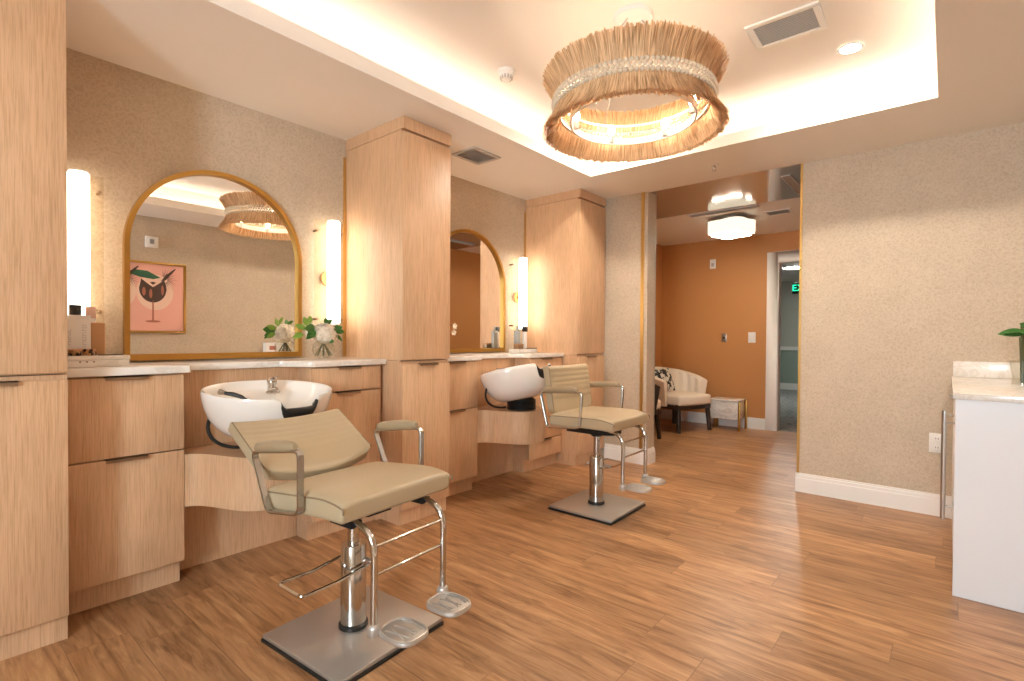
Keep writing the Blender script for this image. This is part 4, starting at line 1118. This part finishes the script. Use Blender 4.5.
for gy in (1.735, 1.395):
    flat('glass_halo', circ(gy + .02, 1.56, .17, .19), M['creamprint'], 1)
    flat('glass_bowl', circ(gy, 1.60, .125, .15, PI, 2 * PI) + [(gy + .105, 1.70), (gy + .060, 1.66), (gy, 1.615), (gy - .060, 1.66), (gy - .105, 1.70)], M['brownprint'], 2)
    flat('glass_segment', circ(gy + .088, 1.585, .013, .055), M['rust'], 3); flat('glass_segment', circ(gy - .082, 1.565, .016, .045), M['rust'], 3); flat('glass_segment', circ(gy - .02, 1.545, .014, .05), M['rust'], 3)  # rust segments printed inside the glass bowl
    flat('glass_petal', [(gy - .03, 1.665), (gy, 1.638), (gy + .03, 1.665), (gy, 1.672)], M['brownprint'], 3)
    flat('glass_stem', [(gy - .007, 1.47), (gy + .007, 1.47), (gy + .009, 1.25), (gy - .009, 1.25)], M['rust'], 2)
    flat('glass_foot', circ(gy, 1.248, .07, .012), M['rust'], 2)
    flat('glass_leaf', [(gy - .21, 1.745), (gy - .15, 1.79), (gy - .05, 1.785), (gy + .07, 1.72), (gy + .0, 1.70), (gy - .12, 1.715)], M['greenprint'], 3)
    flat('straw', [(gy + .07, 1.68), (gy + .12, 1.70), (gy + .215, 1.825), (gy + .205, 1.83), (gy + .12, 1.755)], M['brownprint'], 3)
    for k in range(15):
        a = math.radians(100 - k * 13); c_ = (gy + .10, 1.70); r1_, r2_ = .035, .12 + .02 * (k % 2); th = .0030
        p_ = [(c_[0] + r1_ * math.cos(a) - th * math.sin(a), c_[1] + r1_ * math.sin(a) + th * math.cos(a)), (c_[0] + r1_ * math.cos(a) + th * math.sin(a), c_[1] + r1_ * math.sin(a) - th * math.cos(a)), (c_[0] + r2_ * math.cos(a - .1), c_[1] + r2_ * math.sin(a - .1))]
        flat('frond', p_, M['brownprint'], 3)
th_ = thing('wall_thermostat', 'white thermostat above the framed picture, seen reflected in the nearest mirror', 'thermostat', (xw, 1.72, 2.035))
obj('case', MB().box(xw - .022, xw - .001, 1.665, 1.785, 2.035, 2.155), M['whiteplastic'], th_, bevel=.006)
obj('screen', MB().box(xw - .0235, xw - .0225, 1.705, 1.745, 2.075, 2.125), M['grey'], th_)
tb_ = thing('tissue_box', 'white box with a dark label standing on the right-hand counter', 'box', (.53, 3.01, .877))
obj('carton', MB().box(.49, .57, 2.895, 3.13, .877, 1.015), M['paper'], tb_, bevel=.003)
obj('dark_label', MB().box(.4885, .4898, 2.94, 3.03, .925, .975), M['rust'], tb_)

# ------------------------------------------------------------------ light from outside, camera
wd = bpy.data.worlds.new('World'); sc.world = wd; wd.use_nodes = True
bg = wd.node_tree.nodes['Background']; bg.inputs[0].default_value = (0.72, 0.86, 1.0, 1); bg.inputs[1].default_value = 30.0
pl = bpy.data.lights.new('added_window_portal', 'AREA'); pl.shape = 'RECTANGLE'; pl.size = .7; pl.size_y = 1.2; pl.cycles.is_portal = True
po_ = bpy.data.objects.new('added_window_portal', pl); COL.objects.link(po_); po_.location = (.075, YREAR - .10, 1.5); po_.rotation_euler = (-PI / 2, 0, PI)  # sky light enters by the added rear window
po_.rotation_euler = Vector((0, 1, 0)).to_track_quat('-Z', 'Z').to_euler()

cam = bpy.data.cameras.new('camera'); co = bpy.data.objects.new('camera', cam); COL.objects.link(co)
f_px = 514.903; cam.sensor_width = 36; cam.lens = f_px / 1024 * 36; cam.shift_y = 3.636 / 1024
yaw, pit, rol = map(math.radians, (-40.206, -.746, .37))
F = Vector((math.sin(yaw) * math.cos(pit), math.cos(yaw) * math.cos(pit), math.sin(pit)))
r_ = Vector((math.cos(yaw), -math.sin(yaw), 0)); u_ = r_.cross(F)
R2 = r_ * math.cos(rol) + u_ * math.sin(rol); U2 = u_ * math.cos(rol) - r_ * math.sin(rol)
mw = Matrix.Identity(4)
for i in range(3): mw[i][0] = R2[i]; mw[i][1] = U2[i]; mw[i][2] = -F[i]
mw[2][3] = 1.1; co.matrix_world = mw; cam.clip_start = 0.02
sc.camera = co

vs_ = sc.view_settings; vs_.view_transform = 'Standard'; vs_.look = 'None'; vs_.gamma = 1; vs_.use_curve_mapping = False; vs_.exposure = 1.29
sc.cycles.use_denoising = True; sc.cycles.max_bounces = 10; sc.cycles.diffuse_bounces = 6; sc.cycles.transparent_max_bounces = 24
sc.cycles.sample_clamp_indirect = 6
